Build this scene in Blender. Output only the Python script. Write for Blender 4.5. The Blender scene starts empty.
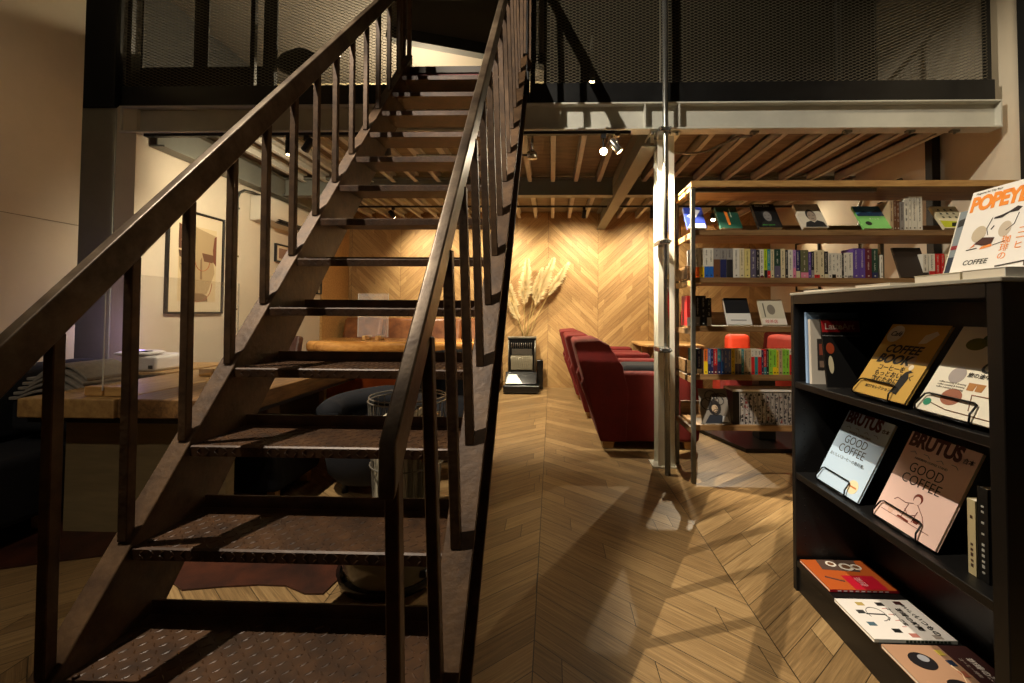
import bpy, math, random
from math import radians, sin, cos, pi, tan, atan, sqrt, floor
from mathutils import Vector, Matrix, Euler
random.seed(7)
S = bpy.context.scene
C = S.collection

# ---------------------------------------------------------------- camera
W_, H_ = 1024, 683
FPX, EYE = 435.0, 1.19
YAW, PITCH, ROLL = radians(1.6), atan(12/435), 0.006
PX, PY = 552-435*tan(YAW), 300.0
cd = bpy.data.cameras.new('camera')
cam = bpy.data.objects.new('camera', cd); C.objects.link(cam)
cd.sensor_width = 36; cd.lens = FPX/W_*36
cd.shift_x = -(PX-512)/W_; cd.shift_y = -(341.5-PY)/W_
cd.clip_start = .05
CM = Matrix.Rotation(YAW, 3, 'Z') @ Matrix.Rotation(pi/2+PITCH, 3, 'X') @ Matrix.Rotation(ROLL, 3, 'Z')
cam.matrix_world = Matrix.Translation((0, 0, EYE)) @ CM.to_4x4()
S.camera = cam
def ray(x, y): return CM @ Vector(((x-PX)/FPX, -(y-PY)/FPX, -1.0))
def aY(x, y, Y):
    d = ray(x, y); return Vector((0, 0, EYE)) + d*(Y/d.y)
def aX(x, y, X):
    d = ray(x, y); return Vector((0, 0, EYE)) + d*(X/d.x)
def aZ(x, y, Z=0.0):
    d = ray(x, y); return Vector((0, 0, EYE)) + d*((Z-EYE)/d.z)

# ---------------------------------------------------------------- world, exposure, big lights
S.view_settings.view_transform = 'Standard'; S.view_settings.look = 'None'
S.view_settings.gamma = 1; S.view_settings.use_curve_mapping = False
S.view_settings.exposure = 0.28
wd = bpy.data.worlds.new('world'); S.world = wd; wd.use_nodes = True
wd.node_tree.nodes['Background'].inputs[0].default_value = (1, .72, .45, 1)
wd.node_tree.nodes['Background'].inputs[1].default_value = .02
def spot(name, loc, target, power, angle, col=(1, .86, .62), r=.03, blend=.5):
    l = bpy.data.lights.new(name, 'SPOT'); l.energy = power; l.color = col
    l.spot_size = radians(angle); l.spot_blend = blend; l.shadow_soft_size = r
    o = bpy.data.objects.new(name, l); C.objects.link(o); o.location = loc
    o.rotation_euler = (Vector(target)-Vector(loc)).to_track_quat('-Z', 'Y').to_euler(); return o
def point(name, loc, power, col=(1, .86, .62), r=.05):
    l = bpy.data.lights.new(name, 'POINT'); l.energy = power; l.color = col; l.shadow_soft_size = r
    o = bpy.data.objects.new(name, l); C.objects.link(o); o.location = loc; return o
KEY = (-2.05, .93, 4.6)
spot('key_spot_light', KEY, (-.30, 2.3, .3), 700, 40, (1, .88, .70), .012, .25)
spot('beam_spot_light', (-2.05, .93, 4.63), (1.2, 3.25, 2.2), 640, 50, (1, .90, .74), .012, .5)
spot('display_spot_light', (-.62, .9, 4.5), (1.2, 1.55, .75), 500, 32, (1, .88, .70), .02, .4)
spot('table_light', (-1.9, -.8, 3.4), (-2.2, 2.4, .4), 60, 44, (1, .88, .70), .04, .8)
spot('stair_spot_light', (-.3, -.7, 4.5), (-.75, 2.0, 1.4), 30, 44, (1, .80, .56), .03, .8)
spot('left_wall_light', (-2.2, .9, 3.3), (-3.3, 2.0, 1.6), 20, 95, (1, .82, .58), .1, .9)
spot('right_wall_light', (2.2, 2.0, 4.4), (3.4, 3.0, 2.2), 85, 80, (1, .84, .6), .1, .9)
point('loft_light', (-1.9, 6.1, 4.1), 300, (1, .83, .55), .1)

# ---------------------------------------------------------------- materials
def lin(c):
    return tuple((v/12.92 if v <= .04045 else ((v+.055)/1.055)**2.4) for v in c)
MATS = {}
def mat(name, col, rough=.6, metal=0.0, var=0.0, vscale=8.0, bump=0.0, bscale=40.0, col2=None, spec=.5, stretch=None, coat=0, trans=0, alpha=1):
    if name in MATS: return MATS[name]
    m = bpy.data.materials.new(name); m.use_nodes = True; MATS[name] = m
    n = m.node_tree.nodes; l = m.node_tree.links; b = n['Principled BSDF']
    c = lin(col)
    b.inputs['Base Color'].default_value = (*c, 1); b.inputs['Roughness'].default_value = rough
    b.inputs['Metallic'].default_value = metal; b.inputs['Specular IOR Level'].default_value = spec
    b.inputs['Coat Weight'].default_value = coat
    b.inputs['Transmission Weight'].default_value = trans; b.inputs['Alpha'].default_value = alpha
    tc = n.new('ShaderNodeTexCoord'); src = tc.outputs['Object']
    if stretch:
        mp = n.new('ShaderNodeMapping'); mp.inputs['Scale'].default_value = stretch; l.new(src, mp.inputs[0]); src = mp.outputs[0]
    if var or col2:
        t = n.new('ShaderNodeTexNoise'); t.inputs['Scale'].default_value = vscale; t.inputs['Detail'].default_value = 6; t.inputs['Roughness'].default_value = .65
        l.new(src, t.inputs['Vector'])
        r = n.new('ShaderNodeValToRGB'); l.new(t.outputs[0], r.inputs[0])
        c2 = lin(col2) if col2 else tuple(v*(1-var) for v in c); c1 = c if col2 else tuple(min(1, v*(1+var)) for v in c)
        r.color_ramp.elements[0].position = .35; r.color_ramp.elements[1].position = .65
        r.color_ramp.elements[0].color = (*c2, 1); r.color_ramp.elements[1].color = (*c1, 1)
        l.new(r.outputs[0], b.inputs['Base Color'])
    if bump:
        t2 = n.new('ShaderNodeTexNoise'); t2.inputs['Scale'].default_value = bscale; t2.inputs['Detail'].default_value = 4; l.new(src, t2.inputs['Vector'])
        bp = n.new('ShaderNodeBump'); bp.inputs['Strength'].default_value = bump; bp.inputs['Distance'].default_value = .01
        l.new(t2.outputs[0], bp.inputs['Height']); l.new(bp.outputs[0], b.inputs['Normal'])
    return m
def emat(name, col, s):
    if name in MATS: return MATS[name]
    m = bpy.data.materials.new(name); m.use_nodes = True; MATS[name] = m
    b = m.node_tree.nodes['Principled BSDF']; b.inputs['Emission Color'].default_value = (*lin(col), 1); b.inputs['Emission Strength'].default_value = s
    return m
def flat(col, rough=.55):
    return mat('paint_%d_%d_%d' % tuple(int(v*255) for v in col), col, rough)

def chevron(name, plane, u0, w, slope, d, c_dark, c_mid, c_light, rough=.45, seglen=.5, linew=.03, v_off=0.0):
    m = bpy.data.materials.new(name); m.use_nodes = True; MATS[name] = m
    n = m.node_tree.nodes; l = m.node_tree.links; b = n['Principled BSDF']
    g = n.new('ShaderNodeNewGeometry'); s = n.new('ShaderNodeSeparateXYZ'); l.new(g.outputs['Position'], s.inputs[0])
    def M(op, a, bb=None, cc=None):
        q = n.new('ShaderNodeMath'); q.operation = op
        for i, v in enumerate((a, bb, cc)):
            if v is None: continue
            if isinstance(v, (int, float)): q.inputs[i].default_value = v
            else: l.new(v, q.inputs[i])
        return q.outputs[0]
    u, v = (s.outputs['X'], s.outputs['Y']) if plane == 'XY' else (s.outputs['X'], s.outputs['Z'])
    q = M('DIVIDE', M('SUBTRACT', u, u0), w); idx = M('FLOOR', q); f = M('SUBTRACT', q, idx)
    par = M('FLOORED_MODULO', idx, 2.0)                       # 0 even, 1 odd
    sg = M('ADD', M('MULTIPLY', f, M('SUBTRACT', 1.0, M('MULTIPLY', par, 2.0))), par)   # f or 1-f
    t = M('DIVIDE', M('ADD', M('ADD', v, v_off), M('MULTIPLY', sg, slope*w)), d)
    pid = M('FLOOR', t); tf = M('SUBTRACT', t, pid)
    cv = n.new('ShaderNodeCombineXYZ'); l.new(idx, cv.inputs[0]); l.new(pid, cv.inputs[1])
    wn = n.new('ShaderNodeTexWhiteNoise'); wn.noise_dimensions = '3D'; l.new(cv.outputs[0], wn.inputs['Vector'])
    sx = M('ADD', M('DIVIDE', M('MULTIPLY', f, w), seglen), M('MULTIPLY', wn.outputs['Value'], 7.0)); seg = M('FLOOR', sx); sf = M('SUBTRACT', sx, seg)
    cv2 = n.new('ShaderNodeCombineXYZ'); l.new(idx, cv2.inputs[0]); l.new(pid, cv2.inputs[1]); l.new(seg, cv2.inputs[2])
    wn2 = n.new('ShaderNodeTexWhiteNoise'); wn2.noise_dimensions = '3D'; l.new(cv2.outputs[0], wn2.inputs['Vector'])
    gv = n.new('ShaderNodeCombineXYZ'); l.new(M('MULTIPLY', t, 6.5), gv.inputs[0]); l.new(M('MULTIPLY', M('MULTIPLY', f, w), 2.2), gv.inputs[1]); l.new(M('MULTIPLY', wn2.outputs['Value'], 30.0), gv.inputs[2])
    gr = n.new('ShaderNodeTexNoise'); gr.inputs['Scale'].default_value = 1.3; gr.inputs['Detail'].default_value = 7; gr.inputs['Roughness'].default_value = .6; gr.inputs['Distortion'].default_value = 1.2
    l.new(gv.outputs[0], gr.inputs['Vector'])
    fine = n.new('ShaderNodeTexNoise'); fine.inputs['Scale'].default_value = 6; fine.inputs['Detail'].default_value = 5; l.new(gv.outputs[0], fine.inputs['Vector'])
    fac = M('ADD', M('ADD', M('MULTIPLY', wn2.outputs['Value'], .22), M('MULTIPLY', gr.outputs[0], .88)), M('MULTIPLY', fine.outputs[0], .35))
    r = n.new('ShaderNodeValToRGB'); l.new(M('SUBTRACT', fac, .2), r.inputs[0]); e = r.color_ramp.elements
    e[0].position = .18; e[0].color = (*lin(c_dark), 1); e[1].position = .82; e[1].color = (*lin(c_light), 1)
    k = e.new(.5); k.color = (*lin(c_mid), 1)
    def edge(x, wd_):                                          # 1 inside, 0 on the gap
        return M('MULTIPLY', M('GREATER_THAN', x, wd_), M('LESS_THAN', x, 1-wd_))
    g1 = M('MULTIPLY', edge(tf, linew), M('MULTIPLY', edge(f, .0022), M('GREATER_THAN', sf, .0025)))
    mx = n.new('ShaderNodeMix'); mx.data_type = 'RGBA'; mx.inputs['A'].default_value = (*[v*.25 for v in lin(c_dark)], 1)
    l.new(g1, mx.inputs['Factor']); l.new(r.outputs[0], mx.inputs['B']); l.new(mx.outputs['Result'], b.inputs['Base Color'])
    b.inputs['Roughness'].default_value = rough
    bp = n.new('ShaderNodeBump'); bp.inputs['Strength'].default_value = .5; bp.inputs['Distance'].default_value = .004
    l.new(M('ADD', g1, M('MULTIPLY', fine.outputs[0], .35)), bp.inputs['Height']); l.new(bp.outputs[0], b.inputs['Normal'])
    return m

M_floor = chevron('oak_chevron_floor', 'XY', -.058, .865, .84, .135, (.34, .26, .16), (.54, .43, .28), (.70, .58, .40), .42, 1.1, .012, .01)
M_rear = chevron('pale_chevron_wall', 'XZ', -.063, .79, .93, .088, (.44, .32, .18), (.66, .51, .31), (.81, .67, .44), .6, .45, .012, .06)
M_plaster = mat('warm_plaster', (.80, .75, .66), .85, var=.05, vscale=2, bump=.05, bscale=60)
M_grayblue = mat('grey_paint', (.64, .65, .58), .6, var=.05)
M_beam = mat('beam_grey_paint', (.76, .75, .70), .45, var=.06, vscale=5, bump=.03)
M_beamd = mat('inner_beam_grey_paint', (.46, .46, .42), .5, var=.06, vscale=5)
M_joist = mat('joist_primer', (.76, .74, .68), .6, var=.08)
M_deck = mat('ply_deck', (.50, .45, .36), .75, var=.25, vscale=3, stretch=(1, 6, 1))
M_black = mat('black_paint', (.045, .045, .045), .5, var=.1)
M_loftblack = mat('loft_dark', (.05, .048, .045), .8)
M_stair = mat('raw_steel_brown', (.36, .265, .17), .48, .25, vscale=14, col2=(.24, .165, .10), bump=.12, bscale=60)
M_tread = mat('chequer_plate_steel', (.30, .195, .105), .46, .15, vscale=10, col2=(.17, .105, .055), bump=.08, bscale=50)
M_rail = mat('worn_handrail_steel', (.42, .36, .29), .34, .5, vscale=9, col2=(.24, .18, .13), bump=.05, bscale=70)
M_steelgrey = mat('grey_flat_steel', (.40, .39, .36), .4, .5, var=.15, vscale=20)
M_galv = mat('galvanised_pipe', (.62, .62, .60), .25, .9, var=.1)
M_oak = mat('shelf_wood', (.58, .45, .29), .55, vscale=3, col2=(.44, .32, .19), stretch=(1, 14, 14))
M_oakside = mat('pine_wood', (.78, .62, .38), .55, vscale=3, col2=(.66, .49, .28), stretch=(2, 14, 14))
M_blackwood = mat('black_stained_wood', (.065, .06, .058), .42, var=.15, vscale=3, stretch=(12, 1, 12), bump=.03)
M_paper = mat('page_paper', (.90, .86, .78), .8)
M_white = mat('white_paper', (.92, .91, .88), .6)
M_red = mat('red_velvet', (.40, .055, .02), .85, var=.15, vscale=6, bump=.06, bscale=150)
M_navy = mat('navy_fabric', (.025, .028, .06), .9, var=.2, vscale=20, bump=.1, bscale=200)
M_wire = mat('black_wire', (.03, .03, .03), .35, .5)

# ---------------------------------------------------------------- mesh helpers
ORG = {}
class MB:
    def __init__(s): s.v = []; s.f = []; s.mi = []; s.cur = 0; s.sm = []; s.smooth = False
    def add(s, vs, fs):
        o = len(s.v); s.v += [Vector(p) for p in vs]
        for f in fs: s.f.append([i+o for i in f]); s.mi.append(s.cur); s.sm.append(s.smooth)
        return s
    def box(s, a, b, mtx=None):
        x0, y0, z0 = [min(p, q) for p, q in zip(a, b)]; x1, y1, z1 = [max(p, q) for p, q in zip(a, b)]
        vs = [Vector(p) for p in ((x0,y0,z0),(x1,y0,z0),(x1,y1,z0),(x0,y1,z0),(x0,y0,z1),(x1,y0,z1),(x1,y1,z1),(x0,y1,z1))]
        if mtx is not None: vs = [mtx @ p for p in vs]
        return s.add(vs, [(0,3,2,1),(4,5,6,7),(0,1,5,4),(1,2,6,5),(2,3,7,6),(3,0,4,7)])
    def prism(s, poly, ax, lo, hi):
        """poly 2D in the two other axes (ordered), extruded on axis ax"""
        def P(p, h):
            if ax == 0: return (h, p[0], p[1])
            if ax == 1: return (p[0], h, p[1])
            return (p[0], p[1], h)
        n = len(poly); vs = [P(p, lo) for p in poly]+[P(p, hi) for p in poly]
        return s.add(vs, [list(range(n))[::-1], list(range(n, 2*n))]+[(i, (i+1) % n, n+(i+1) % n, n+i) for i in range(n)])
    def tube(s, pts, r, n=8, cap=True, closed=False):
        pts = [Vector(p) for p in pts]; rs = r if isinstance(r, (list, tuple)) else [r]*len(pts)
        vs = []; prev = None
        for i, p in enumerate(pts):
            if closed: t = pts[(i+1) % len(pts)]-pts[i-1]
            else: t = (pts[min(i+1, len(pts)-1)]-pts[max(i-1, 0)])
            t.normalize()
            if prev is None:
                a = Vector((0, 0, 1)) if abs(t.z) < .9 else Vector((1, 0, 0)); u = t.cross(a).normalized()
            else: u = (prev-t*prev.dot(t)).normalized()
            prev = u; w = t.cross(u)
            vs += [p+u*rs[i]*cos(2*pi*k/n)+w*rs[i]*sin(2*pi*k/n) for k in range(n)]
        fs = []; m = len(pts)
        for i in range(m if closed else m-1):
            j = (i+1) % m
            for k in range(n): fs.append((i*n+k, i*n+(k+1) % n, j*n+(k+1) % n, j*n+k))
        if cap and not closed: fs += [list(range(n))[::-1], [(m-1)*n+k for k in range(n)]]
        sm = s.smooth; s.smooth = n > 5; s.add(vs, fs); s.smooth = sm; return s
    def lathe(s, prof, c=(0, 0, 0), n=24, mtx=None, sx=1, sy=1):
        vs = []; c = Vector(c)
        for r, z in prof:
            for k in range(n):
                p = Vector((r*cos(2*pi*k/n)*sx, r*sin(2*pi*k/n)*sy, z)); 
                if mtx is not None: p = mtx @ p
                vs.append(c+p)
        fs = []
        for i in range(len(prof)-1):
            for k in range(n): fs.append((i*n+k, i*n+(k+1) % n, (i+1)*n+(k+1) % n, (i+1)*n+k))
        fs += [list(range(n))[::-1], [(len(prof)-1)*n+k for k in range(n)]]
        sm = s.smooth; s.smooth = True; s.add(vs, fs); s.smooth = sm; return s
    def bar(s, p, q, w, h, up=(0, 0, 1)):
        """box beam from p to q, w sideways, h along up-ish"""
        p = Vector(p); q = Vector(q); t = (q-p).normalized(); u = t.cross(Vector(up)).normalized(); w2 = u.cross(t)
        vs = []
        for c in (p, q):
            for a, b in ((-1,-1),(1,-1),(1,1),(-1,1)): vs.append(c+u*(a*w/2)+w2*(b*h/2))
        return s.add(vs, [(0,1,2,3),(7,6,5,4),(0,4,5,1),(1,5,6,2),(2,6,7,3),(3,7,4,0)])
    def build(s, name, mats, parent=None, bevel=0, seg=2, local=False, sub=0):
        if not isinstance(mats, (list, tuple)): mats = [mats]
        me = bpy.data.meshes.new(name)
        if parent is not None and not local: o0 = ORG.get(parent.name, Vector((0, 0, 0)))
        elif parent is None and not local:
            xs = [p.x for p in s.v]; ys = [p.y for p in s.v]; zs = [p.z for p in s.v]
            o0 = Vector(((min(xs)+max(xs))/2, (min(ys)+max(ys))/2, min(zs)))
        else: o0 = Vector((0, 0, 0))
        me.from_pydata([p-o0 for p in s.v], [], s.f)
        for m in mats: me.materials.append(m)
        for p, i, q in zip(me.polygons, s.mi, s.sm): p.material_index = i; p.use_smooth = q
        import bmesh
        bm = bmesh.new(); bm.from_mesh(me); bmesh.ops.recalc_face_normals(bm, faces=bm.faces); bm.to_mesh(me); bm.free()
        o = bpy.data.objects.new(name, me); C.objects.link(o)
        if parent is None: o.location = o0; ORG[o.name] = o0
        else: o.parent = parent; ORG[o.name] = ORG.get(parent.name, Vector((0, 0, 0)))
        if sub:
            q = o.modifiers.new('s', 'SUBSURF'); q.levels = sub; q.render_levels = sub
        if bevel:
            q = o.modifiers.new('b', 'BEVEL'); q.width = bevel; q.segments = seg; q.limit_method = 'ANGLE'; q.angle_limit = radians(40)
            if seg > 1:
                for p in me.polygons: p.use_smooth = True
                o.modifiers.new('w', 'WEIGHTED_NORMAL')
        return o
def tag(o, label, cat, group=None):
    o['label'] = label; o['category'] = cat
    if group: o['group'] = group
    return o
def struct(o, label=None):
    o['kind'] = 'structure'
    if label: o['label'] = label
    return o
def thing(name, label, cat, loc=(0, 0, 0), group=None, mtx=None):
    o = bpy.data.objects.new(name, None); C.objects.link(o); o.empty_display_size = .1
    if mtx is not None: o.matrix_world = mtx; ORG[o.name] = Vector((0, 0, 0))
    else: o.location = loc; ORG[o.name] = Vector(loc)
    return tag(o, label, cat, group)
def B(a, b): return MB().box(a, b)
def text(body, size, m, parent, loc, name='lettering', bold=0.0, align='LEFT', rot=0.0, shear=0.0, spx=1.0, width=1.0):
    cu = bpy.data.curves.new('t', 'FONT'); cu.body = body; cu.size = size; cu.offset = bold*size; cu.extrude = .0002
    cu.align_x = align; cu.shear = shear; cu.space_character = spx; cu.resolution_u = 3
    t = bpy.data.objects.new('t', cu); me = bpy.data.meshes.new_from_object(t)
    bpy.data.objects.remove(t); me.name = name; me.materials.clear(); me.materials.append(m)
    o = bpy.data.objects.new(name, me); C.objects.link(o); o.parent = parent
    o.matrix_local = Matrix.Translation(loc) @ Matrix.Rotation(rot, 4, 'Z') @ Matrix.Diagonal((width, 1, 1, 1)); return o

# ================================================================ SETTING
struct(B((-4.6, -2.5, -.1), (4.2, 7.1, 0)).build('floor', M_floor))
w = MB().box((-3.55, -2.5, 0), (-3.25, 2.88, 4.9)); struct(w.build('wall_left', M_plaster))
struct(B((-3.55, 3.32, 0), (-3.3, 6.9, 2.80)).build('wall_left_rear', M_plaster))
struct(B((-3.304, 6.1, 0), (-3.27, 6.9, 2.5)).build('trim_1', M_oakside))
struct(B((-4.6, 6.9, 0), (4.2, 7.1, 2.9)).build('wall_rear', M_rear))
struct(B((3.42, -2.5, 0), (3.6, 7.1, 4.9)).build('wall_right', M_plaster))
struct(B((-4.6, -2.7, 0), (4.2, -2.5, 4.9)).build('wall_front', mat('dim_front_wall', (.35, .30, .25), .9)))
struct(B((-4.6, -2.7, 4.9), (4.2, 7.1, 5.0)).build('ceiling', mat('dark_ceiling', (.30, .28, .26), .9)))
# loft deck and loft walls
struct(B((-3.55, 3.42, 2.78), (3.42, 6.9, 2.93)).build('ceiling_loft', M_deck))
struct(B((-4.6, 6.9, 2.9), (4.2, 7.1, 4.9)).build('wall_loft', mat('cream_loft_wall', (.86, .80, .66), .85)))
struct(B((-4.75, 3.3, 2.5), (-4.6, 7.0, 4.9)).build('wall_loft_left', M_loftblack))
# hairline crack on left wall, drawn as a thin darker strip
struct(B((-3.25, -1, 1.762), (-3.2475, 2.88, 1.765)).build('trim_2', mat('crack_brown', (.45, .40, .34), .9)))

t = thing('steel_column', 'grey painted column at the left end of the loft beam, black above', 'column', (-3.6, 3.4, 0))
B((-3.80, 3.31, 0), (-3.46, 3.5, 2.79)).build('shaft', M_grayblue, t, .006)
B((-3.80, 3.29, 2.79), (-3.46, 3.5, 4.88)).build('upper_cladding', M_black, t, .004)

# front beam : H section along X
def hbeam_x(x0, x1, y0, y1, z0, z1, tf=.014, tw=.01):
    ym = (y0+y1)/2; m = MB()
    m.box((x0, y0, z0), (x1, y1, z0+tf)); m.box((x0, y0, z1-tf), (x1, y1, z1)); m.box((x0, ym-tw/2, z0+tf), (x1, ym+tw/2, z1-tf)); return m
def hbeam_y(y0, y1, x0, x1, z0, z1, tf=.014, tw=.01):
    xm = (x0+x1)/2; m = MB()
    m.box((x0, y0, z0), (x1, y1, z0+tf)); m.box((x0, y0, z1-tf), (x1, y1, z1)); m.box((xm-tw/2, y0, z0+tf), (xm+tw/2, y1, z1-tf)); return m
t = thing('loft_beam', 'long pale grey steel H-beam carrying the edge of the loft', 'beam', (0, 3.36, 2.59))
hbeam_x(-3.43, 3.355, 3.30, 3.41, 2.59, 2.80).build('flanges', M_beam, t, .002, 1)
m = MB()
for x in (-3.42, .70, .96, 3.345): m.box((x, 3.302, 2.604), (x+.01, 3.352, 2.786))
m.build('stiffener_plate', M_beam, t)
for i, x in enumerate((1.55, 2.25, 2.72, 3.05)):
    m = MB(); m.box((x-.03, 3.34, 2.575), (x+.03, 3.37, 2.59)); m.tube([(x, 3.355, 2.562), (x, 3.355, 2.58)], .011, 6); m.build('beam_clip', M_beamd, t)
for nm, y0, y1, x0, x1, z0, z1, lb in (('ceiling_beam', 3.42, 6.88, .70, .83, 2.50, 2.77, 'grey steel beam running back from the white column under the loft'),
                                  ('ceiling_beam', 3.42, 6.88, -3.29, -3.16, 2.52, 2.77, 'grey steel beam along the top of the left wall over the portrait')):
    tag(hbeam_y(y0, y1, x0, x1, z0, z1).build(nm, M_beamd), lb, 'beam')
for a, b, sd in ((-3.15, .69, 'left'), (.84, 3.41, 'right')):
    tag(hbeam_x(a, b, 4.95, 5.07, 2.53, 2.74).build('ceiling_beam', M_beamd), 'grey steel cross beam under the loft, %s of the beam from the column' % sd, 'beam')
ORD = ['first', 'second', 'third', 'fourth', 'fifth', 'sixth', 'seventh', 'eighth', 'ninth', 'tenth', 'eleventh', 'twelfth', 'thirteenth', 'fourteenth', 'fifteenth', 'sixteenth', 'seventeenth', 'eighteenth']
xs = [-2.88+.262*i for i in range(14)]+[1.04, 1.33, 1.62, 1.93, 2.26, 2.57, 2.88, 3.19]
xs = [x for x in xs if not (.6 < x < .9)]
for i, x in enumerate(xs):
    m = MB(); y0 = 3.43
    for (p, q) in ((3.43, 4.94), (5.08, 6.88)):
        m.box((x-.025, p, 2.755), (x+.025, q, 2.779)); m.box((x-.025, p, 2.68), (x-.018, q, 2.779)); m.box((x-.025, p, 2.68), (x+.025, q, 2.687)); 
    o = m.build('ceiling_joist', M_joist)
    side = 'left' if x < .7 else 'right'; n = (i+1) if x < .7 else i+1-sum(1 for v in xs if v < .7)
    tag(o, '%s beige loft joist from the left in the %s bay' % (ORD[n-1], side), 'joist', 'joists under the loft')

# kick plate + expanded mesh fence
def fence(x0, x1, label, posts):
    t = thing('mesh_fence', label, 'fence', ((x0+x1)/2, 3.34, 2.80))
    B((x0, 3.325, 2.802), (x1, 3.345, 2.965)).build('kick_plate', mat('dark_kick_board', (.085, .085, .085), .35, var=.3, vscale=6), t, .002, 1)
    m = MB(); top = 3.88
    m.box((x0, 3.33, top), (x1, 3.36, top+.04)); 
    for x in posts: m.box((x-.018, 3.347, 2.80), (x+.018, 3.38, top))
    m.build('frame', M_black, t)
    m = MB(); cw, ch = .057, .0238; z0 = 2.95; nx = int((x1-x0)/cw); nz = int((top-z0)/ch); hw = .0042; y = 3.337
    for j in range(nz):
        for i in range(nx):
            xa = x0+i*cw; zc = z0+j*ch
            # diamond strands: two zigzags meeting at bonds
            for sgn in (1, -1):
                xm = xa+(cw/2)
                for (ax, az, bx, bz) in ((xa+cw*.08, zc, xm-cw*.08, zc+sgn*ch/2), (xm+cw*.08, zc+sgn*ch/2, xa+cw*.92, zc)):
                    m.add([(ax, y, az-hw), (bx, y, bz-hw), (bx, y+.004, bz+hw*.6), (ax, y+.004, az+hw*.6)], [(0, 1, 2, 3)])
            m.add([(xa-cw*.09, y, zc-hw), (xa+cw*.09, y, zc-hw), (xa+cw*.09, y+.004, zc+hw), (xa-cw*.09, y+.004, zc+hw)], [(0, 1, 2, 3)])
            xm = xa+cw/2
            m.add([(xm-cw*.09, y, zc+ch/2-hw), (xm+cw*.09, y, zc+ch/2-hw), (xm+cw*.09, y+.004, zc+ch/2+hw), (xm-cw*.09, y+.004, zc+ch/2+hw)], [(0, 1, 2, 3)])
    o = m.build('expanded_mesh', mat('mesh_dark_steel', (.37, .34, .28), .5, .2), t)
    return t
fence(-3.44, -1.16, 'black expanded metal fence on the loft edge left of the staircase', (-3.41, -2.4, -1.2))
fence(-.18, 3.33, 'long black expanded metal fence on the loft edge right of the staircase', (-.16, .85, 2.2, 3.31))

tag(B((-.262, 3.325, 2.802), (-.185, 3.37, 4.88)).build('steel_post', M_black), 'black steel post at the right edge of the stair opening in the loft', 'post')
struct(B((-1.16, 3.405, 2.80), (-.18, 3.418, 2.935)).build('trim_3', M_black))
# loft interior seen through the mesh
t = thing('loft_partition', 'dark framed partition with three openings behind the left loft mesh', 'partition', (-3.2, 3.85, 2.93))
m = MB()
for xa, xb in ((-4.55, -3.78), (-3.30, -3.165), (-2.65, -2.525)): m.box((xa, 3.84, 2.93), (xb, 3.855, 4.5))
m.build('post', M_loftblack, t)
B((-4.0, 3.81, 2.932), (-2.525, 3.835, 3.40)).build('lower_panel', M_loftblack, t)
m = MB(); m.lathe([(.002, .14), (.07, .13), (.17, .07), (.22, 0), (.2, -.06), (.1, -.11), (.002, -.12)], (-2.36, 3.95, 3.50), 20, sx=1.05, sy=.6)
t = thing('floor_lamp', 'dark rounded lamp shade standing behind the mesh by the staircase', 'lamp', (-2.36, 3.95, 2.93))
m.build('shade', M_loftblack, t); MB().tube([(-2.36, 3.95, 2.935), (-2.36, 3.95, 3.40)], .012).build('stem', M_loftblack, t); MB().lathe([(.12, 0), (.12, .015), (.02, .02)], (-2.36, 3.95, 2.931)).build('base', M_loftblack, t)
# slanted dark beam and upper wall beyond landing
p1, p2 = aY(405, 37, 5), aY(500, 54, 5)
d = (p2-p1)/(p2.x-p1.x)
A = p1+d*(-1.95-p1.x); Bq = p1+d*(.6-p1.x)
m = MB(); m.prism([(A.x, A.z), (Bq.x, Bq.z), (Bq.x, 4.88), (A.x, 4.88)], 1, 5.03, 5.10)
struct(m.build('wall_loft_sloped', mat('loft_grey_board', (.33, .31, .28), .85)))
tag(MB().bar(A+Vector((0, 0, .0)), Bq, .12, .13).build('sloped_beam', M_loftblack), 'dark sloping beam over the cream loft wall beyond the stair top', 'beam')
struct(B((-.10, 4.6, 2.93), (3.40, 4.66, 4.88)).build('wall_loft_right', mat('dark_loft_wall', (.10, .085, .075), .9, var=.5, vscale=3, stretch=(6, 1, .4))))

# ================================================================ STAIRCASE
RI, GO, Z0, Y0 = .2045, .171, .588, 1.0875
SL = RI/GO
stair = thing('staircase', 'steep brown steel staircase with chequer plate treads and box handrails up to the loft', 'staircase', (-.66, 1.8, 0))
def zs(Y, off): return SL*Y+off
def stringer(xw, xo, off_t, off_b, ytop=3.2):
    """C channel: web at xw, flanges out to xo"""
    m = MB(); a, b = off_t, off_b
    def slab(x0, x1, o1, o2):
        pts = []
        yb1 = -o1/SL; yb2 = -o2/SL
        poly = [(yb1, 0), (yb2, 0), (ytop, zs(ytop, o2)), (ytop, zs(ytop, o1))]
        m.prism(poly, 0, x0, x1)
    tv = .018
    web = (xw, xw+(.008 if xo > xw else -.008))
    slab(web[0], web[1], a-tv*.5, b+tv*.5)
    slab(min(xw, xo), max(xw, xo), a, a-tv); slab(min(xw, xo), max(xw, xo), b+tv, b)
    return m
stringer(-1.06, -1.118, -.705, -1.04).build('stringer', M_stair, stair, .002, 1)
stringer(-.268, -.192, -.70, -1.03).build('stringer', M_stair, stair, .002, 1)
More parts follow.
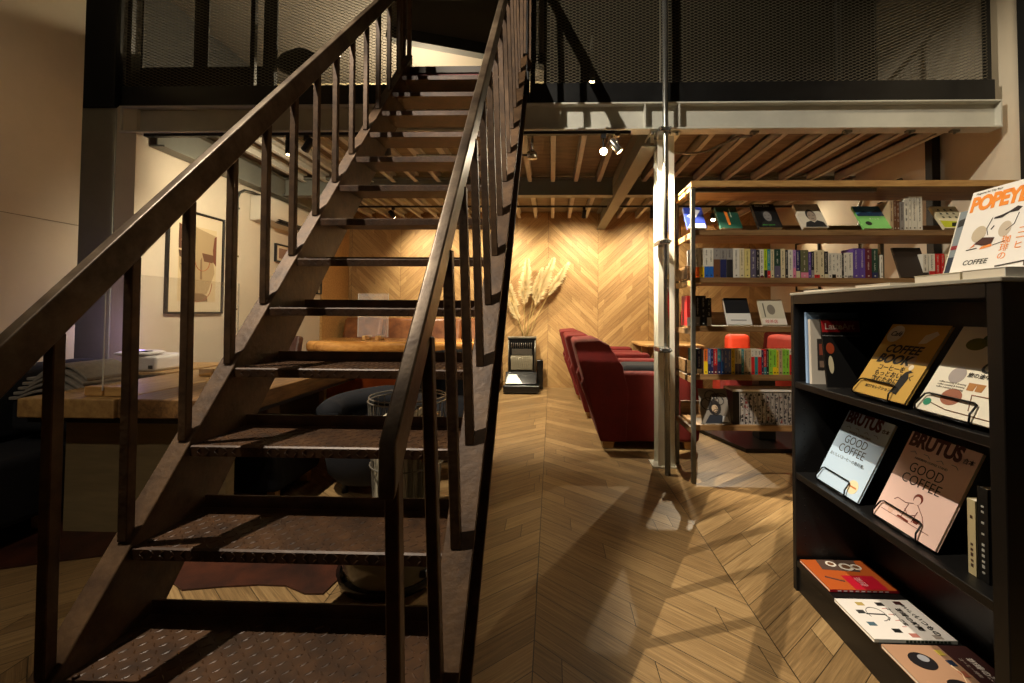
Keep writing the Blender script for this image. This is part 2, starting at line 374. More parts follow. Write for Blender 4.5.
def tread_mesh(first):
    m = MB(); x0, x1 = -1.058, -.270; D = .235; T = .006
    # profile (y,z) folded pan: nose down, rear lip up
    m.prism([(0, -.031), (.0, -.004), (.005, 0), (D-.004, 0), (D-.004, .036), (D+.002, .036), (D+.002, -T), (.007, -T), (.006, -.031)], 0, x0, x1)
    m.cur = 0
    px = .0262; ny = 9; nx = int((x1-x0)/px)
    L, w, h = .0115, .0028, .0018
    for j in range(ny):
        for i in range(nx):
            cx = x0+.012+px*(i+.5); cy = .014+j*.0228; a = radians(42) if (i+j) % 2 else radians(-42)
            ca, sa = cos(a), sin(a)
            pts = [(cx+ca*u-sa*v, cy+sa*u+ca*v, z) for (u, v, z) in ((-L, 0, 0), (0, -w, 0), (L, 0, 0), (0, w, 0), (-L*.6, 0, h), (L*.6, 0, h))]
            m.add(pts, [(0, 1, 5, 4), (1, 2, 5), (2, 3, 5), (3, 0, 4, 5)])
    for i in range(nx):                                           # pattern wraps over the nose
        cx = x0+.012+px*(i+.5); a = radians(42) if i % 2 else radians(-42)
        for cz in (-.010, -.022):
            a = -a; ca, sa = cos(a), sin(a)
            pts = [(cx+ca*u-sa*v, z, cz+sa*u+ca*v) for (u, v, z) in ((-L*.65, 0, 0), (0, -w, 0), (L*.65, 0, 0), (0, w, 0), (-L*.5, 0, -h*.6), (L*.5, 0, -h*.6))]
            m.add(pts, [(0, 1, 5, 4), (1, 2, 5), (2, 3, 5), (3, 0, 4, 5)])
    for (bx, by) in ((x0+.02, .03), (x1-.02, .03)):
        m.tube([(bx, by, 0), (bx, by, .006)], .007, 6)
    m.v = [p+Vector((0, 0, 0)) for p in m.v]
    return m
tm = None
for k in range(-2, 12):
    if tm is None:
        q = tread_mesh(True); q.v = [p-Vector((-.66, 0, 0)) for p in q.v]
        o = q.build('tread', M_tread, stair, local=True); tm = o.data
    else:
        o = bpy.data.objects.new('tread', tm); C.objects.link(o); o.parent = stair
    o.location = (0, Y0+GO*k-1.8, Z0+RI*k)
# landing
lz = 3.0
m = MB(); m.box((-1.15, 3.14, lz-.05), (-.2, 3.32, lz)); m.build('landing_plate', mat('dull_landing_steel', (.22, .19, .16), .5, .3), stair, .002, 1)
B((-1.05, 3.15, lz-.12), (-.28, 3.17, lz-.052)).build('landing_edge', mat('red_primer', (.38, .09, .06), .6), stair)
# handrails
def rail(xc, p, q, y0, y1, w, h):
    """p,q = (Y,ztop) defining the top line"""
    s = (q[1]-p[1])/(q[0]-p[0]); f = lambda y: p[1]+s*(y-p[0])
    m = MB(); m.prism([(y0, f(y0)-h), (y1, f(y1)-h), (y1, f(y1)), (y0, f(y0))], 0, xc-w/2, xc+w/2)
    m.build('handrail', M_rail, stair, .005, 3); return f
fl = rail(-1.09, (.839, 1.138), (2.599, 3.106), .30, 3.2, .032, .11)
fr = rail(-.2725, (.723, .975), (2.224, 2.82), .72, 3.16, .030, .097)
def baluster(xb, xt, y, zb, zt):
    m = MB(); w = .0125; d_ = .0125
    m.add([(xb-w, y-d_, zb), (xb+w, y-d_, zb), (xb+w, y+d_, zb), (xb-w, y+d_, zb), (xt-w, y-d_, zt), (xt+w, y-d_, zt), (xt+w, y+d_, zt), (xt-w, y+d_, zt)],
          [(3, 2, 1, 0), (4, 5, 6, 7), (0, 1, 5, 4), (1, 2, 6, 5), (2, 3, 7, 6), (3, 0, 4, 7)])
    m.build('baluster', M_stair, stair, .002, 1)
for k in range(-1, 12):
    y = 1.098+GO*k
    baluster(-1.085, -1.090, y, zs(y, -.712), fl(y)-.10)
for k in range(-2, 12):
    y = 1.098+GO*k
    baluster(-.236 if k > -2 else -.255, -.266 if k > -2 else -.2735, y, zs(y, -.712), fr(y)-.09)
# posts at the landing
for x, y in ((-1.13, 3.13), (-1.13, 3.20), (-1.11, 3.27), (-.235, 3.16), (-.22, 3.26), (-.18, 3.21)):
    m = MB(); m.box((x-.014, y-.014, lz), (x+.014, y+.014, 4.1)); m.build('landing_post', M_stair, stair, .002, 1)

# ================================================================ COLUMN, PIPE
t = thing('steel_column', 'white painted steel column standing under the loft beam beside the bookshelf', 'column', (.86, 3.42, 0))
m = MB(); wm = mat('white_column_paint', (.86, .85, .80), .35, var=.04)
m.box((.822, 3.395, .012), (.950, 3.407, 2.585)); m.box((.822, 3.523, .012), (.950, 3.535, 2.585)); m.box((.865, 3.407, .012), (.875, 3.523, 2.585))
m.build('shaft', wm, t, .002, 1)
B((.78, 3.38, 0), (.96, 3.55, .012)).build('base_plate', wm, t)
B((.75, 3.335, 2.575), (.985, 3.54, 2.5899)).build('cap_plate', wm, t)
for x in (.765, .825, .89, .95):
    m = MB(); m.tube([(x, 3.325, 2.555), (x, 3.325, 2.575)], .014, 6); m.build('bolt', M_galv, t)
t = thing('pipe_pole', 'thin galvanised pipe rising past the loft in front of the white column', 'pipe', (.84, 3.21, 0))
m = MB(); m.tube([(.855, 3.25, .0), (.845, 3.25, 2.2), (.835, 3.25, 4.88)], .021, 16); m.build('tube', M_galv, t)
for y_ in (242, 350, 130):
    z = aY(664, y_, 3.25).z
    m = MB(); m.box((.79, 3.225, z-.018), (.875, 3.394, z+.018)); m.tube([(.80, 3.20, z), (.80, 3.235, z)], .012, 6); m.tube([(.87, 3.20, z), (.87, 3.235, z)], .010, 6); m.build('pipe_clamp', M_galv, t, .004, 1)

# conduits
m = MB(); P = [aY(x, y, Y) for x, y, Y in ((560, 155, 3.9), (585, 153, 3.9), (640, 152, 3.7), (700, 153, 3.6), (728, 140, 3.6), (760, 137, 3.6))]
t = thing('conduit', 'thin grey electrical conduit bending under the loft beam right of the column', 'conduit', P[3]); 
m = MB(); m.tube([aY(x, y, 3.52) for x, y in ((672, 153), (690, 154), (705, 152), (722, 144), (738, 137), (752, 136))], .010, 8); m.build('tube', M_galv, t)
t = thing('junction_box', 'round grey junction box with a short conduit under the loft', 'junction box', aY(532, 155, 3.7))
p = aY(532, 155, 3.7); m = MB(); m.lathe([(.045, -.03), (.045, .02), (.03, .03)], p, 16); m.build('box_body', M_galv, t)
m = MB(); m.tube([p+Vector((0, 0, .028)), Vector((p.x, p.y, 2.7798))], .012, 8); m.build('drop_rod', M_galv, t)
m = MB(); m.tube([p+Vector((-1.0, 0, 0)), p+Vector((-.04, 0, 0))], .010, 8); m.build('tube', M_galv, t)
# wall conduit on left wall with bend
t = thing('conduit', 'silver conduit climbing the left wall and bending beside the air conditioner', 'conduit', (-3.27, 4.45, 0))
pa = [Vector((-3.275, 4.40, z)) for z in (.9, 1.5, 2.2, 2.36)]+[Vector((-3.275, 4.43, 2.42)), Vector((-3.275, 4.50, 2.46)), Vector((-3.275, 4.62, 2.475)), Vector((-3.275, 4.9, 2.475))]
m = MB(); m.tube(pa, .016, 10); m.build('tube', M_galv, t)
m = MB(); [m.box((-3.3, 4.37, z-.01), (-3.265, 4.43, z+.01)) for z in (1.2, 1.75, 2.25)]; m.build('saddle', M_galv, t)
t = thing('conduit', 'silver conduit bending down the right wall behind the bookshelf', 'conduit', (3.38, 4.4, 0))
pa = [Vector((3.395, 4.9-.02, z)) for z in (.9, 1.6, 2.25, 2.38)]+[Vector((3.395, 4.85, 2.45)), Vector((3.395, 4.75, 2.49)), Vector((3.395, 4.3, 2.50))]
m = MB(); m.tube(pa, .018, 10); m.build('tube', M_galv, t)

# ================================================================ TRACK LIGHTS
def track(a, b, label, drop=.02):
    m = MB(); m.bar(a, b, .034, .022); return tag(m.build('light_track', M_black), label, 'light track')
track((-3.25, 3.345, 2.578), (-1.15, 3.345, 2.578), 'black lighting track under the loft beam left of the staircase')
track((-.95, 3.345, 2.578), (.60, 3.345, 2.578), 'black lighting track under the loft beam between staircase and column')
track((-3.0, 6.05, 2.665), (3.3, 6.05, 2.665), 'long black lighting track near the chevron wood rear wall')
M_bulb = emat('lamp_face', (1, .86, .62), 60)
M_bulb2 = emat('lamp_face_dim', (1, .86, .62), 14)
def track_spot(head, zt, aim, label, power, angle, body, bulb, r=.032, L=.11, col=(1, .86, .62)):
    head = Vector(head); d = (Vector(aim)-head).normalized()
    t = thing('track_spotlight', label, 'spotlight', (head.x, head.y, head.z), 'track spotlights under the loft')
    m = MB(); m.box((head.x-.02, head.y-.016, zt-.035), (head.x+.02, head.y+.016, zt)); m.tube([(head.x, head.y, zt-.03), head], .007, 8); m.build('stem', body, t)
    q = d.to_track_quat('Z', 'Y').to_matrix()
    m = MB(); m.lathe([(r*.55, -L*.75), (r*.85, -L*.7), (r*.9, L*.1), (r, L*.28), (r*.9, L*.28), (r*.85, L*.2)], head, 18, q); hd = m.build('lamp_head', body, t)
    m = MB(); m.lathe([(r*.84, L*.205), (r*.7, L*.30), (r*.4, L*.34), (.001, L*.35)], head, 16, q); m.build('lamp_face', bulb, hd)
    e = head+d*(L*.38+.012)
    spot('track_spot_beam', e, aim, power, angle, col, .02, 1.0 if angle > 100 else .6)
    return t
M_chrome = mat('satin_aluminium', (.72, .70, .66), .25, .9)
track_spot((.392, 3.345, 2.435), 2.567, (.30, 1.9, 1.9), 'bright track spotlight nearest the staircase facing forward under the loft beam', 14, 120, M_black, M_bulb)
track_spot((.49, 3.30, 2.44), 2.567, (.84, 3.33, 2.02), 'silver track spotlight tilted toward the white column', 420, 70, M_chrome, M_bulb2, .034)
track_spot((-2.08, 3.345, 2.45), 2.567, (-2.15, 3.60, 0), 'small track spotlight pointing straight down left of the staircase', 40, 80, M_black, M_bulb2)
track_spot((-1.94, 3.345, 2.48), 2.567, (-3.3, 4.3, 1.4), 'black track spotlight turned toward the portrait on the left wall', 120, 125, M_black, M_bulb2)
track_spot((.44, 6.05, 2.54), 2.655, (.36, 6.9, 1.5), 'rear track spotlight above the pampas grass', 125, 124, M_black, M_bulb)
track_spot((-2.25, 6.05, 2.54), 2.655, (-1.6, 6.9, 1.5), 'rear track spotlight seen between the stair treads', 115, 124, M_black, M_bulb)
track_spot((2.22, 6.05, 2.50), 2.655, (1.9, 4.9, .5), 'rear track spotlight shining through the top of the bookshelf', 190, 95, M_black, M_bulb)
track_spot((-.70, 6.05, 2.54), 2.655, (-.80, 6.9, 1.5), 'rear track spotlight hidden behind the staircase handrail', 115, 124, M_black, M_bulb)
track_spot((1.38, 6.05, 2.54), 2.655, (1.5, 6.9, 1.5), 'rear track spotlight partly hidden behind the white column', 100, 124, M_black, M_bulb)
track_spot((-1.3, 3.345, 2.45), 2.567, (-1.65, 4.8, .8), 'added unseen fill spotlight behind the left stringer aimed at the live edge table', 55, 80, M_black, M_bulb2)  # added fill lamp, kept out of view, brightens the live edge table
track_spot((2.92, 6.05, 2.54), 2.655, (3.42, 4.9, 1.8), 'added unseen fill spotlight behind the books aimed at the right wall', 34, 120, M_black, M_bulb2)  # invented fixture behind the shelf, added to lift the right wall
track_spot((-.56, 4.78, 2.56), 2.679, (-.1, 5.5, 0), 'added unseen fill spotlight behind the staircase aimed at the open rear floor', 330, 96, M_black, M_bulb2)  # added floor wash, fixture invented and tucked out of view behind the stairs
track_spot((1.10, 4.45, 2.56), 2.679, (1.7, 4.0, 0), 'added unseen fill spotlight behind the white column aimed at the pedestal table', 110, 80, M_black, M_bulb2)  # second added floor wash, invented fixture out of view behind the column
t = thing('loft_spotlight', 'small bright ceiling spotlight glimpsed through the loft mesh', 'spotlight', aY(592, 80, 4.35))
p = aY(592, 80, 4.35)
m = MB(); m.lathe([(.03, .06), (.035, 0), (.03, -.02)], p, 14); m.build('lamp_head', M_black, t)
m = MB(); m.lathe([(.028, -.021), (.012, -.03), (.001, -.032)], p, 14); m.build('lamp_face', emat('loft_lamp_face', (1, .86, .62), 25), t)
m = MB(); m.tube([p+Vector((0, 0, .055)), Vector((p.x, p.y, 4.0)), Vector((p.x, 4.598, 4.0))], .006, 6); m.build('stem', M_black, t)

# ================================================================ LEFT ZONE
# portrait pictures on the left wall (X = -3.3, facing +X)
def picture(y0, y1, z0, z1, label, art, border=.018, wall=-3.298, face=1):
    t = thing('framed_picture', label, 'picture', (wall, (y0+y1)/2, z0))
    X = lambda a: wall+face*a
    m = MB()
    m.box((X(0), y0, z0), (X(.03), y0+border, z1)); m.box((X(0), y1-border, z0), (X(.03), y1, z1))
    m.box((X(0), y0+border, z0), (X(.03), y1-border, z0+border)); m.box((X(0), y0+border, z1-border), (X(.03), y1-border, z1))
    m.build('frame', M_black, t, .002, 1)
    B((X(.002), y0+border, z0+border), (X(.012), y1-border, z1-border)).build('mount', mat('cream_mount', (.82, .76, .64), .8), t)
    if art == 'face':
        def poly(pts, x, c, nm):
            m = MB(); m.prism([(y0+(y1-y0)*a, z0+(z1-z0)*b) for a, b in pts], 0, X(x-.0006), X(x)); m.build(nm, flat(c, .8), t)
        def ap(pts, x, c, nm): poly([(.19+.67*u, .12+.74*v) for u, v in pts], x, c, nm)
        ap([(0, 0), (1, 0), (1, 1), (0, 1)], .0135, (.80, .72, .56), 'artwork')
        ap([(.02, .66), (.30, .62), (.34, 1), (1, .92), (1, .62), (.92, .56), (.96, .40), (.80, .16), (.74, .10), (.30, .10), (.10, .28), (.02, .45)], .0140, (.66, .57, .42), 'face_shape')
        ap([(0, .68), (.10, .68), (.16, .74), (.06, .78), (.10, .98), (0, 1)], .0146, (.36, .23, .15), 'hair_shade')
        ap([(.0, .66), (.16, .64), (.36, .66), (.38, .62), (.30, .57), (.12, .55), (.02, .58)], .0146, (.30, .21, .14), 'lip_shadow')
        ap([(.04, .48), (.20, .50), (.36, .53), (.34, .47), (.18, .43)], .0146, (.42, .32, .22), 'lip_shadow')
        ap([(.60, .66), (.92, .65), (.96, .58), (.88, .54), (.66, .55)], .0146, (.42, .29, .20), 'eye_shadow')
        ap([(.92, .55), (1, .50), (1, .92), (.94, .90), (.90, .72)], .0150, (.45, .26, .18), 'hair_shade')
        ap([(.10, .0), (.78, 0), (.76, .08), (.64, .11), (.30, .11), (.16, .08)], .0146, (.50, .40, .28), 'neck_shade')
        ap([(.56, .30), (.62, .30), (.60, .60), (.56, .56)], .0146, (.52, .42, .30), 'nose_shade')
        for c, rr, nm in (((.52, .30), .26, 'red_curve'), ((.60, .52), .13, 'red_curve')):
            m = MB(); pts = [(X(.0165), y0+(y1-y0)*(c[0]+rr*cos(a*.16+3.3)), z0+(z1-z0)*(c[1]+rr*.7*sin(a*.16+3.3))) for a in range(20)]
            m.tube(pts, .003, 5); m.build(nm, flat((.66, .40, .26)), t)
    else:
        m = MB(); a = .22; m.box((X(.012), y0+(y1-y0)*a, z0+(z1-z0)*a), (X(.0135), y1-(y1-y0)*a, z1-(z1-z0)*a)); m.build('artwork', flat(art, .8), t)
    return t
picture(3.60, 4.24, 1.155, 2.09, 'large black framed brown portrait drawing on the left wall', 'face')
picture(5.05, 5.40, 1.77, 1.99, 'small black framed picture beneath the air conditioner', (.55, .42, .34))
picture(5.97, 6.09, 1.42, 1.69, 'tiny dark framed picture nearest the rear corner on the left wall', (.5, .45, .38))
picture(5.62, 6.15, 1.49, 2.16, 'black framed picture on the right wall seen behind the bookshelf', (.72, .62, .48), wall=3.418, face=-1)
t = thing('air_conditioner', 'white wall mounted air conditioner high on the left wall', 'air conditioner', (-3.3, 5.1, 2.17))
m = MB(); m.prism([(-3.298, 2.17), (-3.12, 2.19), (-3.07, 2.26), (-3.07, 2.42), (-3.10, 2.445), (-3.298, 2.445)], 1, 4.62, 5.55); m.build('casing', mat('white_plastic', (.80, .77, .70), .4), t, .01, 3)
m = MB(); [m.box((-3.13, 4.80, 2.178+.006*i), (-3.072+.0*i, 5.35, 2.181+.006*i+.002)) for i in range(0, 9, 3)]; m.box((-3.2, 5.38, 2.165), (-3.08, 5.5, 2.20)); m.build('louvre', M_black, t)

# long slab table
M_slab = mat('slab_table_wood', (.68, .54, .33), .5, vscale=3, col2=(.54, .40, .23), stretch=(10, 1.2, 10), bump=.06)
t = thing('slab_table', 'long thick wooden slab table with a panel base left of the staircase', 'table', (-2.15, 3.0, 0))
m = MB(); m.box((-2.63, 2.08, .655), (-2.14, 4.1, .75)); m.build('table_top', M_slab, t, .008, 2)
m = MB(); m.box((-2.132, 2.09, .655), (-1.585, 4.1, .75)); m.build('table_top', mat('slab_table_dark_wood', (.50, .36, .20), .5, vscale=4, col2=(.30, .20, .11), stretch=(10, 1.2, 10), bump=.1), t, .008, 2)
B((-2.62, 2.12, .625), (-1.62, 4.05, .654)).build('under_frame', M_black, t)
M_panel = mat('grey_veneer_panel', (.50, .43, .30), .6, var=.1, vscale=4, stretch=(1, 1, 8))
B((-2.60, 2.28, .0085), (-1.72, 2.34, .625)).build('base_panel', M_panel, t)
B((-2.40, 3.8, 0), (-1.80, 3.86, .625)).build('base_panel', M_panel, t)
def acrylic(x0, y0, x1, y1, zb, h, label, foot, group=None):
    t = thing('acrylic_screen', label, 'screen', ((x0+x1)/2, (y0+y1)/2, zb))
    d = Vector((x1-x0, y1-y0, 0)); 
    ma = MATS.get('clear_acrylic')
    if not ma:
        ma = mat('clear_acrylic', (.97, .98, 1.0), .04, trans=0, alpha=.10, spec=.6)
    m = MB(); m.bar((x0, y0, zb+.03+h/2), (x1, y1, zb+.03+h/2), .004, h); m.build('clear_panel', ma, t)
    em = mat('acrylic_edge', (.88, .89, .86), .25, alpha=.6)
    for (x, y) in ((x0, y0), (x1, y1)): B((x-.0022, y-.0022, zb+.03), (x+.0022, y+.0022, zb+.03+h)).build('panel_edge', em, t)
    for (x, y) in foot:
        n = Vector((-d.y, d.x, 0)).normalized()
        for sgn in (-1, 1):
            m = MB(); c = Vector((x, y, zb+.025)); m.bar(c+n*.006*sgn, c+n*.10*sgn, .035, .048); m.build('wooden_foot', M_oakside, t, .003, 1)
    return t
acrylic(-2.26, 2.14, -2.24, 3.05, .751, .60, 'clear acrylic screen on wooden feet at the near end of the slab table', ((-2.26, 2.16), (-2.242, 2.85)))
# projector on a low cabinet
t = thing('side_cabinet', 'low dark cabinet between the left wall and the slab table', 'cabinet', (-2.93, 3.2, 0))
B((-3.22, 2.96, .04), (-2.672, 3.55, .735)).build('body', M_black, t, .004, 1); B((-3.24, 2.95, .736), (-2.668, 3.56, .755)).build('top', M_slab, t, .003, 1)
B((-3.2, 2.98, 0), (-2.69, 3.53, .04)).build('plinth', M_black, t)
t = thing('projector', 'white rounded projector with a violet glow behind the slab table', 'projector', (-2.85, 3.1, .755))
wp = mat('projector_white', (.85, .84, .84), .35)
B((-3.02, 2.98, .757), (-2.77, 3.30, .862)).build('body', wp, t, .02, 4)
m = MB(); m.lathe([(.001, 0), (.10, 0), (.135, .012), (.14, .02), (.12, .028), (.001, .03)], (-2.96, 3.06, .863), 28); m.build('lid', wp, t)
m = MB(); m.lathe([(.001, 0), (.05, 0), (.05, .006), (.001, .006)], (-2.98, 3.03, .8935), 20, sx=1.4); m.build('glow_window', emat('violet_glow', (.62, .52, 1), 2.2), t)
B((-2.93, 3.0, .8935), (-2.85, 3.04, .899)).build('dark_slot', M_black, t)
B((-2.82, 2.974, .775), (-2.79, 2.979, .80)).build('port', M_black, t)
point('violet_projector_glow', (-3.12, 3.12, 1.02), 1.4, (.55, .42, 1), .03)
# bench / navy seat against the left wall with blanket
t = thing('bench_sofa', 'dark navy upholstered bench between the left wall and the slab table', 'sofa', (-3.0, 2.6, 0))
B((-3.24, 1.75, .10), (-2.68, 2.9, .44)).build('seat', M_navy, t, .04, 4)
B((-3.24, 1.75, .44), (-3.06, 2.9, .86)).build('backrest', M_navy, t, .05, 4)
B((-3.06, 1.76, .44), (-2.68, 1.90, .66)).build('armrest', M_navy, t, .05, 4)
B((-3.2, 1.8, .0), (-3.14, 1.86, .10)).build('leg', M_oakside, t); B((-2.80, 2.30, .0085), (-2.74, 2.36, .10)).build('leg', M_oakside, t)
M_blanket = mat('grey_wool', (.50, .47, .43), .95, var=.15, vscale=30, bump=.2, bscale=200)
# folded blanket : stacked folds
t = thing('folded_blanket', 'grey folded blanket heaped beside the slab table behind the acrylic screen', 'blanket', (-2.9, 2.6, .44))
for i in range(5):
    m = MB(); pts = []
    n = 14
    zb = .70+.024*i
    top = [(-3.02+ (.36)*k/n, zb+.075*sin(pi*min(1, max(0, (k/n)*1.15-.15)))*(.6+.12*i)) for k in range(n+1)]
    poly = [(x, z) for x, z in top]+[(x, z-.017) for x, z in reversed(top)]
    m.prism(poly, 1, 2.35+.02*i, 2.75-.01*i); m.build('fold', M_blanket, t, .004, 2)
m = MB(); m.box((-3.03, 2.36, .50), (-2.66, 2.73, .72)); m.build('fold', M_navy, t, .04, 4)
# brown chair behind the table end
M_choc = mat('chocolate_leather', (.25, .15, .12), .45, var=.2, bump=.05)
def dining(cx, y, w, label):
    t = thing('leather_chair', label, 'chair', (cx, y, 0))
    B((cx-w/2, y, .12), (cx+w/2, y+.52, .46)).build('seat', M_choc, t, .04, 4)
    m = MB(); m.prism([(y+.40, .46), (y+.52, .46), (y+.62, .90), (y+.53, .92)], 0, cx-w/2, cx+w/2); m.build('backrest', M_choc, t, .025, 4)
    for sx in (-1, 1):
        for yy in (y+.04, y+.46): B((cx+sx*(w/2-.05)-.02, yy-.02, 0), (cx+sx*(w/2-.05)+.02, yy+.02, .12)).build('leg', M_black, t)
dining(-3.0, 4.12, .54, 'chocolate brown leather chair behind the far end of the slab table')
# live edge table, leather sofa, second acrylic
t = thing('live_edge_table', 'golden live edge slab table with rounded corners seen between the treads', 'table', (-1.9, 4.9, 0))
m = MB(); poly = []
for k in range(28):
    a = 2*pi*k/28; ex = 1 if cos(a) > 0 else -1; ey = 1 if sin(a) > 0 else -1
    poly.append((-1.75+ex*abs(cos(a))**.35*.96+.02*sin(5*a), 4.98+ey*abs(sin(a))**.35*.36+.015*sin(7*a)))
m.prism(poly, 2, .73, .86); m.build('table_top', mat('golden_knotty_wood', (.84, .62, .34), .25, vscale=4, col2=(.60, .38, .16), stretch=(1, 8, 2), coat=.5), t, .05, 5)
for x in (-2.3, -1.1):
    m = MB(); m.box((x-.04, 4.72, 0), (x+.04, 5.24, .03)); m.box((x-.03, 4.95, .03), (x+.03, 5.01, .73)); m.build('leg', M_black, t)
t = acrylic(-2.23, 4.95, -1.88, 4.95, .861, .50, 'clear acrylic screen standing on the live edge table', ((-2.12, 4.95), (-1.97, 4.95)))
M_leather = mat('tan_leather', (.58, .37, .21), .34, vscale=5, col2=(.38, .21, .11), bump=.25, bscale=9)
t = thing('leather_sofa', 'tan brown leather sofa against the rear wall behind the staircase', 'sofa', (-2.1, 6.4, 0))
B((-3.25, 5.95, .10), (-.76, 6.85, .42)).build('base', M_leather, t, .03, 3)
for i in range(4):
    x = -3.20+i*.61
    B((x+.005, 5.90, .42), (x+.605, 6.50, .58)).build('seat_cushion', M_leather, t, .05, 4)
    m = MB(); m.prism([(6.45, .56), (6.70, .56), (6.84, 1.06), (6.62, 1.10)], 0, x+.005, x+.605); m.build('back_cushion', M_leather, t, .06, 4)
B((-3.20, 6.0, 0), (-3.12, 6.08, .10)).build('leg', M_black, t); B((-.86, 6.0, 0), (-.78, 6.08, .10)).build('leg', M_black, t)
t = thing('orange_bench', 'orange leather sided bench with pale wooden corner posts beyond the stairs', 'bench', (-1.68, 3.6, 0))
M_orange = mat('orange_leather', (.80, .36, .09), .5, var=.15, bump=.05)
B((-1.87, 3.58, .02), (-1.25, 3.90, .64)).build('seat_side', M_orange, t, .015, 3)
B((-1.92, 3.56, 0), (-1.875, 3.62, .66)).build('corner_post', M_oakside, t, .003, 1); B((-1.92, 3.86, 0), (-1.875, 3.92, .66)).build('corner_post', M_oakside, t, .003, 1)
B((-1.90, 3.56, .645), (-1.22, 3.92, .675)).build('seat_board', M_oakside, t, .004, 1)
# navy round armchairs
def tub(cx, cy, r, h, label):
    t = thing('tub_chair', label, 'armchair', (cx, cy, 0))
    m = MB(); m.lathe([(r*.75, .08), (r*.92, .14), (r, .30), (r*.95, .40), (r*.6, .43), (.01, .44)], (cx, cy, 0), 28); m.build('seat', M_navy, t)
    m = MB(); n = 22; vs = []; 
    pts = [Vector((cx+(r*.92)*cos(a), cy+(r*.92)*sin(a), h-.10-.10*abs(i/(n-1)-.5)*1.0)) for i, a in [(i, radians(-20+220*i/(n-1))) for i in range(n)]]
    m.tube(pts, .085, 12); m.build('back_roll', M_navy, t)
    m = MB()
    for i in range(n-1):
        p, q = pts[i], pts[i+1]
        m.bar(Vector((p.x, p.y, (p.z+.28)/2)), Vector((q.x, q.y, (q.z+.28)/2)), .12, p.z-.28)
    m.build('backrest', M_navy, t)
    for a in (45, 135, 225, 315):
        m = MB(); m.tube([(cx+r*.6*cos(radians(a)), cy+r*.6*sin(radians(a)), 0), (cx+r*.6*cos(radians(a)), cy+r*.6*sin(radians(a)), .12)], .02, 8); m.build('leg', M_black, t)
tub(-1.22, 2.98, .31, .65, 'round navy tub armchair under the middle of the staircase')
tub(-.86, 3.74, .34, .86, 'taller navy armchair showing behind the lower handrail end')
t = thing('navy_bench', 'low navy upholstered bench tucked under the slab table behind the stair treads', 'bench', (-1.86, 2.85, 0))
B((-2.2, 2.60, .08), (-1.64, 3.1, .46)).build('seat', M_navy, t, .05, 4)
for x in (-2.15, -1.74):
    for y in (2.65, 3.0): B((x, y, .0085), (x+.05, y+.05, .08)).build('leg', M_oakside, t)
# wire basket of records
t = thing('wire_basket', 'round white wire basket full of records on the floor under the stairs', 'basket', (-.80, 2.42, 0))
M_wwire = mat('pale_wire', (.50, .48, .44), .35, .4)
bx, by, br = -.80, 2.42, .20
for z, r in ((.02, .17), (.36, .195), (.70, .21), (.72, .205)):
    m = MB(); m.tube([(bx+r*cos(a*pi/14), by+r*sin(a*pi/14), z) for a in range(28)], .004, 6, closed=True); m.build('hoop', M_wwire, t)
m = MB()
for a in range(0, 28):
    for s in (1, -1):
        a0 = a*pi/14; a1 = a0+s*.35
        m.tube([(bx+.17*cos(a0), by+.17*sin(a0), .02), (bx+.21*cos(a1), by+.21*sin(a1), .70)], .0016, 5)
m.build('wire_lattice', M_wwire, t)
tones = [(.72, .69, .60), (.60, .57, .48), (.80, .77, .68), (.50, .48, .42), (.68, .66, .60), (.45, .42, .36)]
names = ['cream', 'khaki', 'ivory', 'dark grey', 'pale grey', 'brown grey']
for i in range(14):
    x = bx-.145+.0222*i; hw = sqrt(max(.01, .165**2-(x-bx)**2))*.95
    o = B((x, by-hw, .03), (x+.018, by+hw, .60+.015*(i % 3))).build('magazine', flat(tones[i % 6]))
    tag(o, '%s magazine, %s from the left in the wire basket' % (names[i % 6], ORD[i]), 'magazine', 'magazines in the wire basket')
# rounded floor appliance
t = thing('air_purifier', 'rounded glossy grey floor appliance with a black rim under the lower stairs', 'appliance', (-.70, 1.96, 0))
gl = mat('glossy_grey_enamel', (.50, .48, .41), .12, coat=.6)
cx, cy = -.70, 1.965
m = MB(); m.lathe([(.16, .0), (.225, .02), (.235, .06), (.20, .09)], (cx-.015, cy+.02, 0), 36); m.build('rim', mat('gloss_black', (.03, .03, .03), .12), t)
m = MB(); m.lathe([(.17, .035), (.205, .06), (.218, .11), (.21, .17), (.17, .215), (.10, .235), (.01, .24)], (cx, cy, 0), 36); m.build('body', gl, t)
m = MB(); m.box((cx+.155, cy-.15, .085), (cx+.185, cy-.12, .115)); m.build('button', M_black, t, .004, 1)
# cowhide rug
t0 = [(-2.9, 1.86), (-2.508, 1.947), (-2.309, 2.018), (-2.127, 2.075), (-1.85, 1.99), (-1.557, 1.83), (-1.415, 1.858), (-1.263, 1.877), (-1.138, 1.875), (-1.027, 1.826), (-.952, 1.829), (-.93, 1.969), (-.98, 2.2), (-1.65, 2.5), (-1.8, 3.1), (-2.5, 3.2), (-2.95, 2.8), (-3.05, 2.2)]
m = MB(); m.prism(t0, 2, .001, .008)
tag(m.build('cowhide_rug', mat('brown_hide', (.28, .13, .06), .5, vscale=5, col2=(.15, .065, .03), bump=.1, bscale=120)), 'reddish brown hide rug with a wavy edge under the slab table', 'rug')

